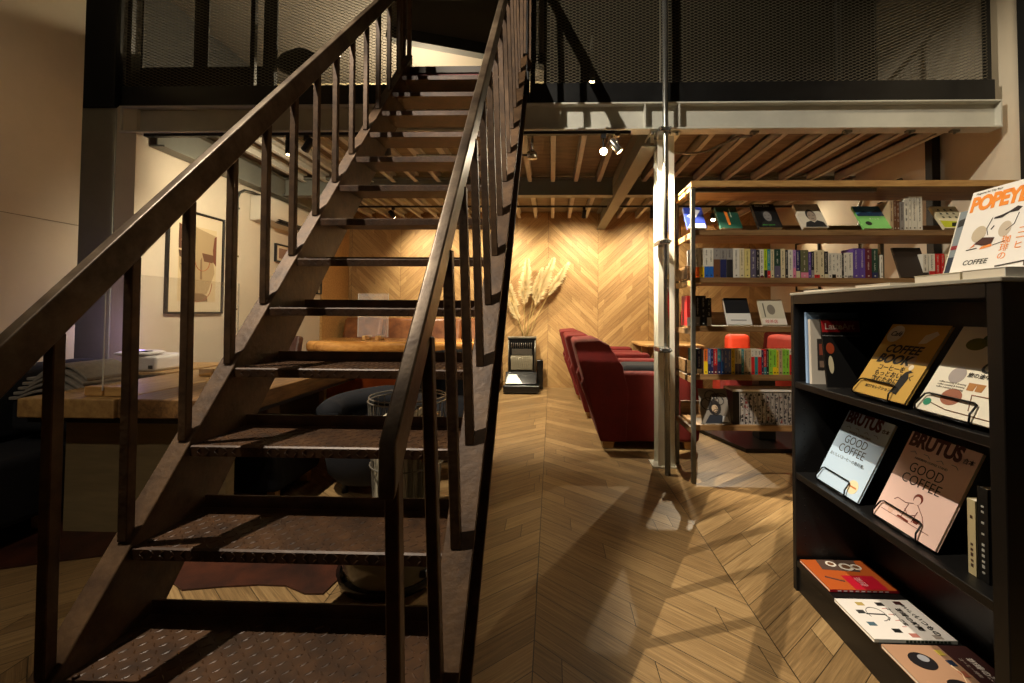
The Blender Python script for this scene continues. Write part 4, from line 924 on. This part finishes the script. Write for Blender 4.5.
for z in [.2+.032*i for i in range(32)]: m.tube([(BX0+.04, BYf-.0248, z), (BX0+.04, BYf-.0262, z)], .003, 6)
m.build('peg_hole', mat('hole_black', (.0, .0, .0), .9), bc)

def lean_side(x, ynear_far, z, th):
    """cover facing -X, reading direction -Y; origin = far bottom corner"""
    X = Vector((0, -1, 0)); Y_ = Vector((sin(th), 0, cos(th))); Z_ = X.cross(Y_)
    return Matrix.Translation((x, ynear_far, z)) @ Matrix((X, Y_, Z_)).transposed().to_4x4()
def flat_side(x, y, z):
    X = Vector((0, -1, 0)); Y_ = Vector((1, 0, 0)); return Matrix.Translation((x, y, z)) @ Matrix((X, Y_, Vector((0, 0, 1)))).transposed().to_4x4()
def book_stand(mtx, W, T, label):
    t = thing('wire_book_stand', label, 'book stand', mtx=mtx, group='wire stands on the black bookcase')
    m = MB(); z = T+.006; h = .048
    m.tube([(.10*W, -.006, .002), (.06*W, -.004, z), (.05*W, .010, z+.006), (.08*W, h, z+.002), (.12*W, h+.006, z), (.70*W, h+.004, z), (.74*W, h, z), (.76*W, .016, z+.008), (.78*W, -.004, z+.004), (.74*W, -.006, .002)], .0026, 8); m.build('front_loop', M_wire, t, local=True)
    m = MB(); m.tube([(.10*W, -.0055, .002), (.42*W, -.0065, z-.004), (.74*W, -.0055, .002)], .0026, 8); m.build('base_wire', M_wire, t, local=True)
    return t
W, H = .235, .285; T = .009; th = radians(32)
# Coffee Book
mx = lean_side(1.095, 1.617, .908, th)
t = leaf('magazine', 'mustard yellow coffee book magazine leaning on the upper shelf of the black bookcase', 'magazine', mx, W, H, T, flat((.82, .65, .30)))
Z = T+.0006; ink = flat((.10, .08, .05))
disc(t, .17*W, .86*H, .034, .034, (.90, .87, .78), T+.0002, 'badge'); text('Café', .026, flat((.1, .1, .1)), t, (.085*W, .83*H, Z+.0004), bold=.01, shear=.3)
text('COFFEE', .044, ink, t, (.16*W, .60*H, Z), bold=.03, shear=.25, width=.95); text('BOOK', .048, ink, t, (.12*W, .455*H, Z), bold=.04, shear=.25)
for i, s in enumerate(('コーヒーを', 'もっとおいしく', '飲むために')): text(s, .0235, ink, t, (.22*W, (.36-.08*i)*H, Z), bold=.02)
text('BESTセレクション', .014, ink, t, (.20*W, .10*H, Z), bold=.02)
shape(t, [(.70, .10), (.80, .08), (.84, .30), (.80, .36), (.86, .38), (.80, .40), (.74, .37), (.70, .30)], (.06, .05, .05), T+.0003, 'waiter_print', W, H); disc(t, .785*W, .435*H, .009, .010, (.92, .86, .74), T+.0004, 'head_print'); disc(t, .70*W, .52*H, .022, .026, (.75, .62, .44), T+.0003, 'cup_print')
shape(t, [(.66, .74), (.78, .76), (.90, .88), (.84, .92), (.70, .86)], (.88, .84, .74), T+.0003, 'pot_print', W, H)
book_stand(mx, W, T, 'black wire stand holding the mustard coffee magazine')
# CAFE white
mx = lean_side(1.085, 1.334, .908, th)
t = leaf('magazine', 'white cafe magazine with drawn cups leaning on the upper shelf by the near side panel', 'magazine', mx, .238, H, T, flat((.93, .90, .82)))
text('CAFÉ', .056, ink, t, (.50*W, .50*H, Z), bold=.012, shear=.3); text('旅の途中のいい店', .016, ink, t, (.42*W, .44*H, Z), bold=.02)
disc(t, .30*W, .44*H, .024, .026, (.66, .62, .60), T+.0003, 'mug_print'); disc(t, .38*W, .20*H, .030, .026, (.62, .38, .28), T+.0003, 'cup_print'); disc(t, .13*W, .10*H, .012, .012, (.20, .55, .42), T+.0003, 'badge')
for a in (.50, .60): shape(t, [(a, .30), (a+.08, .30), (a+.09, .38), (a-.01, .38)], (.70, .48, .25), T+.0003, 'glass_print', W, H)
disc(t, .30*W, .80*H, .030, .020, (.45, .45, .15), T+.0003, 'plant_print'); disc(t, .45*W, .86*H, .026, .022, (.25, .35, .18), T+.0003, 'plant_print')
line(t, [(.18*W, .10*H), (.4*W, .06*H), (.95*W, .05*H)], .0014, (.45, .3, .2), T+.001); line(t, [(.6*W, .26*H), (.66*W, .10*H)], .0012, (.5, .35, .25), T+.001); line(t, [(.60*W, .26*H), (.98*W, .26*H)], .0014, (.6, .4, .3), T+.001)
for i in range(3): text('coffee roasting & brewing', .008, flat((.4, .35, .3)), t, (.12*W, (.34-.03*i)*H, Z))
book_stand(mx, W, T, 'black wire stand holding the white cafe magazine')
# BRUTUS pale blue / pink
def brutus(mx, col, label, pink, W=.243, H=.310):
    t = leaf('magazine', label, 'magazine', mx, W, H, T, flat(col))
    text('BRUTUS', .066, flat((.30, .05, .07)), t, (.03*W, .852*H, Z), bold=.045, spx=.95, width=.80); text('合本', .018, flat((.2, .05, .07)), t, (.82*W, .86*H, Z), bold=.02)
    text('GOOD', .046, flat((.16, .10, .09)), t, (.46*W, .585*H, Z), align='CENTER', width=.86, bold=-.006); text('COFFEE', .046, flat((.16, .10, .09)), t, (.46*W, .460*H, Z), align='CENTER', width=.90, bold=-.006)
    text('FAVORITE COFFEE STAND', .010, flat((.3, .25, .25)), t, (.46*W, .725*H, Z), align='CENTER')
    if pink:
        br = (.45, .18, .12)
        disc(t, .53*W, .355*H, .016, .017, br, T+.0003, 'hair_print'); disc(t, .53*W, .335*H, .012, .014, col, T+.0006, 'face_print')
        line(t, [(.50*W, .30*H), (.40*W, .27*H), (.26*W, .28*H), (.22*W, .25*H)], .0010, br, T+.0008); line(t, [(.56*W, .30*H), (.68*W, .22*H), (.74*W, .15*H), (.66*W, .14*H)], .0010, br, T+.0008)
        line(t, [(.44*W, .27*H), (.42*W, .12*H)], .0010, br, T+.0008); line(t, [(.60*W, .24*H), (.58*W, .12*H)], .0010, br, T+.0008); line(t, [(.42*W, .21*H), (.5*W, .16*H), (.59*W, .20*H)], .0010, br, T+.0008)
        line(t, [(.10*W, .10*H), (.85*W, .095*H)], .0008, br, T+.0008); shape(t, [(.36, .105), (.54, .10), (.54, .12), (.37, .125)], br, T+.0004, 'tray_print', W, H); shape(t, [(.60, .125), (.66, .125), (.68, .165), (.58, .165)], br, T+.0004, 'cup_print', W, H); disc(t, .24*W, .13*H, .010, .012, (.90, .74, .66), T+.0004, 'bowl_print')
    else:
        text('おいしいコーヒーの教科書。', .0155, flat((.2, .2, .2)), t, (.46*W, .375*H, Z), align='CENTER')
        disc(t, .80*W, .13*H, .026, .026, (.93, .86, .70), T+.0003, 'sticker'); shape(t, [(.72, .12), (.88, .12), (.87, .14), (.73, .14)], (.8, .5, .3), T+.0006, 'sticker_mark', W, H)
        disc(t, .35*W, .66*H, .018, .016, (.40, .50, .55), T+.0003, 'sketch_print') if False else None
    for i in range(4): line(t, [((.12+.2*i)*W, (.78+.02*(i % 2))*H), ((.18+.2*i)*W, .80*H), ((.22+.2*i)*W, .775*H)], .0008, (.4, .4, .42), T+.0008)
    return t
th2 = radians(27)
mx = lean_side(1.10, 1.846, .512, th2); brutus(mx, (.76, .85, .93), 'pale blue coffee magazine leaning on the middle shelf of the black bookcase', False); book_stand(mx, .243, T, 'black wire stand holding the pale blue magazine')
mx = lean_side(1.10, 1.530, .512, th2); brutus(mx, (.95, .81, .76), 'pink coffee magazine with a drawn barista on the middle shelf', True); book_stand(mx, .243, T, 'black wire stand holding the pink magazine')
# standing magazines, upper shelf far end : cover facing -Y
def upright(x, y, z, lean, label, W, H, T, cover):
    X = Vector((1, 0, 0)); Y_ = Vector((0, sin(lean), cos(lean))); Z_ = X.cross(Y_)
    mx = Matrix.Translation((x, y, z)) @ Matrix((X, Y_, Z_)).transposed().to_4x4()
    return leaf('magazine', label, 'magazine', mx, W, H, T, cover)
t = upright(1.085, 1.895, .8955, radians(1.5), 'pale blue spined magazine standing at the far end of the upper shelf', .215, .30, .014, flat((.60, .72, .86)))
t = upright(1.085, 1.868, .8955, radians(2), 'white magazine with a dark photo standing behind the latte art magazine', .21, .27, .016, flat((.82, .78, .72)))
shape(t, [(.12, .22), (.52, .22), (.52, .70), (.12, .70)], (.20, .17, .15), .0165, 'photo_print', .21, .27); shape(t, [(.16, .45), (.48, .45), (.48, .62), (.16, .62)], (.60, .30, .22), .017, 'photo_print', .21, .27); shape(t, [(.16, .26), (.48, .26), (.48, .36), (.16, .36)], (.55, .45, .38), .017, 'photo_print', .21, .27)
t = upright(1.090, 1.765, .897, radians(9), 'dark latte art magazine with a red title band leaning on the upper shelf', .21, .275, .010, flat((.045, .04, .04)))
shape(t, [(.0, .80), (.72, .80), (.72, .97), (.0, .97)], (.58, .07, .09), .0103, 'title_band', .21, .275); text('LatteArt', .034, flat((.88, .80, .74)), t, (.012, .232, .0108), bold=.02)
text('Vol.1', .02, flat((.6, .6, .6)), t, (.160, .245, .0108)); disc(t, .025, .155, .016, .022, (.62, .25, .12), .0104, 'cup_print'); disc(t, .022, .09, .010, .035, (.85, .80, .66), .0104, 'foam_print')
line(t, [(.0, .205), (.15, .205)], .0008, (.7, .7, .7), .0108)
# standing books middle shelf near end, spines facing -X
def spine_side(y, wd_, z, h, col, label, marks):
    m = MB(); x = 1.11; m.cur = 0; m.box((x, y, z), (x+.002, y+wd_, z+h)); m.box((x, y, z), (x+.16, y+.0015, z+h)); m.box((x, y+wd_-.0015, z), (x+.16, y+wd_, z+h)); m.cur = 1; m.box((x+.002, y+.0015, z+.002), (x+.158, y+wd_-.0015, z+h-.002))
    m.cur = 2; r = random.Random(int(y*1e4))
    for k in range(int(h/.014)-3):
        zz = z+.02+k*.014; a = wd_*r.uniform(.3, .6); (m.box((x-.0005, y+wd_/2-.0035, zz), (x+.0001, y+wd_/2+.0035, zz+r.uniform(.004, .009))) if r.random() < .7 else None)
    tag(m.build('book', [flat(col), M_paper, flat(marks)]), label, 'book')
spine_side(1.183, .025, .506, .195, (.84, .78, .60), 'cream spined book standing on the middle shelf of the black bookcase', (.3, .2, .15))
spine_side(1.150, .030, .506, .238, (.04, .04, .04), 'wider black spined book with white lettering standing beside the cream one', (.75, .75, .72))
# flat magazines on the bottom shelf
t = leaf('magazine', 'orange and crimson coffee magazine lying flat at the far end of the bottom shelf', 'magazine', flat_side(1.062, 1.915, .132), .200, .262, .010, flat((.72, .34, .12)))
Wf, Hf = .200, .262
shape(t, [(.55, .38), (.99, .38), (.99, .85), (.55, .85)], (.72, .06, .16), .0103, 'red_panel', Wf, Hf); text('珈琲', .03, flat((.95, .7, .7)), t, (.12, .14, .0108), rot=0)
shape(t, [(.0, .25), (.35, .20), (.42, .75), (.0, .85)], (.34, .26, .22), .0103, 'table_print', Wf, Hf)
for (a, b, r) in ((.05, .16, .026), (.05, .20, .020), (.03, .11, .020)): disc(t, a, b, r, r, (.88, .84, .78), .0107, 'cup_print'); disc(t, a, b, r*.6, r*.6, (.45, .30, .20), .0111, 'coffee_print')
line(t, [(.12, .03), (.15, .09)], .003, (.30, .12, .06), .0108); B((Wf, .001, .0005), (Wf+.0008, Hf, .0098)).build('spine', flat((.62, .05, .12)), t, local=True)
for i in range(9): B((Wf+.0008, .03+.022*i, .003), (Wf+.0013, .043+.022*i, .007)).build('spine_lettering', flat((.9, .8, .8)), t, local=True)
t = leaf('magazine', 'white magazine with black Japanese title lying flat midway along the bottom shelf', 'magazine', flat_side(1.044, 1.660, .132), .198, .262, .011, flat((.92, .89, .86)))
Wf = .198
for (s, x_, y_, sz) in (('いつもの', .105, .215, .024), ('珈琲の時間', .06, .18, .022), ('おいしく', .03, .215, .016), ('コーヒー教室', .055, .15, .015)): text(s, sz, ink, t, (x_*.8, y_, .0117), bold=.03)
for (a, b, c_) in ((.018, .06, (.72, .62, .35)), (.06, .035, (.2, .2, .2)), (.12, .03, (.3, .4, .45)), (.018, .13, (.1, .08, .08)), (.15, .09, (.08, .08, .08)), (.01, .20, (.25, .1, .1)), (.17, .13, (.7, .45, .4)), (.175, .20, (.65, .6, .55))): shape(t, [(a, b), (a+.018, b), (a+.018, b+.026), (a, b+.026)], c_, .0113, 'small_photo')
line(t, [(.08+.034*cos(k*.3), .095+.03*sin(k*.3)) for k in range(18)], .0012, (.5, .48, .46), .0118); line(t, [(.08, .06), (.082, .12)], .0022, (.1, .1, .1), .0118); line(t, [(.082, .12), (.10, .125), (.11, .115)], .0016, (.1, .1, .1), .0118)
for i in range(4): line(t, [(.05+.03*i, .135), (.05+.03*i, .150)], .0008, (.8, .4, .35), .0118)
B((Wf, .001, .0005), (Wf+.0008, Hf, .0108)).build('spine', flat((.80, .80, .76)), t, local=True)
for i in range(12): B((Wf+.0008, .10+.012*i, .002), (Wf+.0013, .108+.012*i, .009)).build('spine_lettering', flat((.15, .2, .12)), t, local=True)
t = leaf('magazine', 'brown magazine with a kettle photo lying flat at the near end of the bottom shelf', 'magazine', flat_side(1.050, 1.440, .132), .200, .262, .011, flat((.70, .54, .42)))
shape(t, [(.0, .66), (1, .66), (1, 1), (.0, 1)], (.26, .14, .13), .0113, 'brown_panel', .2, .262); text('珈琲の楽しみ', .022, flat((.9, .86, .82)), t, (.05, .215, .0117), bold=.03); text('コーヒー時間', .012, flat((.8, .75, .7)), t, (.05, .192, .0117))
disc(t, .065, .075, .034, .036, (.10, .08, .09), .0115, 'kettle_print'); disc(t, .055, .085, .014, .015, (.6, .6, .62), .0119, 'kettle_shine'); disc(t, .150, .105, .020, .030, (.08, .06, .06), .0115, 'pot_print')
line(t, [(.15, .13), (.11, .15), (.08, .145)], .0016, (.85, .75, .6), .0119)
for i in range(3): shape(t, [(.02+.04*i, .145), (.042+.04*i, .145), (.042+.04*i, .165), (.02+.04*i, .165)], [(.8, .7, .3), (.15, .2, .3), (.7, .4, .3)][i], .0119, 'small_photo')

# things on the bookcase top
TZ = 1.2805
t = B((1.075, 1.21, TZ), (1.30, 1.345, TZ+.022)).build('book', [M_paper]); bpy.data.objects.remove(t)
def flatbook(x, y0, y1, z, T, col, label, w=.2):
    t = thing('flat_book', label, 'book', ((x+w/2), (y0+y1)/2, z))
    m = MB(); m.box((x, y0, z), (x+w, y1, z+.0015)); m.box((x, y0, z+T-.0015), (x+w, y1, z+T)); m.box((x, y0, z+.0015), (x+w, y0+.0015, z+T-.0015)); m.build('cover', flat(col), t)
    B((x+.001, y0+.0015, z+.0015), (x+w-.002, y1-.001, z+T-.0015)).build('pages', M_paper, t); return t
flatbook(1.075, 1.175, 1.320, TZ, .022, (.86, .82, .70), 'thick cream book lying flat on the bookcase beside the leaning magazines')
flatbook(1.075, 1.06, 1.170, TZ, .024, (.88, .87, .84), 'white book lying flat under the large white magazine on the bookcase')
for i in range(3): pass
flatbook(1.08, 1.42, 1.58, TZ, .010, (.90, .87, .80), 'thin white booklet lying flat in the middle of the bookcase top')
flatbook(1.08, 1.64, 1.90, TZ, .007, (.88, .85, .78), 'thin cream booklet lying flat at the far end of the bookcase top')
mx = lean_side(1.165, 1.300, TZ+.0245, radians(17.6))
t = leaf('magazine', 'large white magazine with orange bubble title leaning on the bookcase top', 'magazine', mx, .21, .250, .008, flat((.95, .93, .90)))
W, H, T = .21, .250, .008; Z = T+.0006; og = flat((.97, .58, .20))
text('POPEYE', .060, og, t, (.03*W, .755*H, Z), bold=.05, spx=.92, width=.80); text('Magazine for City Boys', .008, flat((.4, .35, .3)), t, (.06*W, .955*H, Z))
text('COFFEE', .020, ink, t, (.16*W, .09*H, Z), shear=.2, bold=.01)
for s, x_, y_ in (('珈', .60, .30), ('琲', .60, .21), ('の', .60, .12), ('コ', .76, .38), ('ー', .76, .30), ('ヒ', .76, .22)): text(s, .024, og, t, (x_*W, y_*H, Z))
dk = (.16, .12, .12)
shape(t, [(.42, .60), (.52, .60), (.60, .64), (.70, .64), (.74, .68), (.68, .70), (.60, .66), (.52, .635), (.42, .62)], dk, T+.0003, 'hair_print', W, H)
line(t, [(.40*W, .62*H), (.36*W, .50*H), (.40*W, .42*H)], .0008, dk, T+.0008); line(t, [(.72*W, .62*H), (.70*W, .50*H), (.62*W, .44*H)], .0008, dk, T+.0008); line(t, [(.42*W, .48*H), (.45*W, .52*H)], .0012, dk, T+.0008)
disc(t, .27*W, .45*H, .020, .024, (.78, .72, .62), T+.0003, 'shade_print'); disc(t, .60*W, .46*H, .016, .022, (.80, .74, .66), T+.0003, 'shade_print')
shape(t, [(.24, .33), (.34, .40), (.50, .38), (.48, .30), (.36, .30), (.30, .32)], (.28, .14, .10), T+.0005, 'hand_print', W, H); shape(t, [(.34, .26), (.50, .28), (.48, .31), (.36, .29)], (.95, .58, .28), T+.0007, 'cup_print', W, H); shape(t, [(.20, .29), (.26, .31), (.25, .335)], (.9, .5, .25), T+.0007, 'cup_print', W, H)
line(t, [(.16*W, .27*H), (.30*W, .28*H)], .0012, dk, T+.0008); line(t, [(.50*W, .29*H), (.64*W, .32*H)], .0008, dk, T+.0008)
for a in (.0, .05): line(t, [((.80+a)*W, .68*H), ((.84+a)*W, .66*H)], .0016, dk, T+.0008)
line(t, [(.62*W, .04*H), (.95*W, .07*H), (.96*W, .02*H)], .0016, dk, T+.0012)
mx = lean_side(1.185, 1.338, TZ+.0225, radians(16))
t = leaf('magazine', 'grey blue covered magazine peeking out behind the large white magazine', 'magazine', mx, .19, .20, .010, flat((.50, .54, .56)))
shape(t, [(0, .40), (1, .40), (1, .46), (0, .46)], (.55, .10, .14), .0103, 'red_band', .19, .20); shape(t, [(0, .0), (1, .0), (1, .28), (0, .28)], (.12, .16, .24), .0103, 'navy_band', .19, .20); shape(t, [(.02, .75), (.2, .78), (.2, .9), (.02, .86)], (.15, .15, .15), .0103, 'print', .19, .20)
B((-.004, 0, .0), (-.0002, .20, .010)).build('page_edge', M_paper, t, local=True)

# post on right wall edge
tag(B((3.22, 3.0, 0), (3.30, 3.06, 4.88)).build('steel_post', M_black), 'black steel post standing near the right wall at the loft end', 'post')
tag(B((3.33, 3.88, 0), (3.40, 3.95, 2.78)).build('steel_post', M_black), 'black post against the right wall seen behind the bookshelf', 'post')
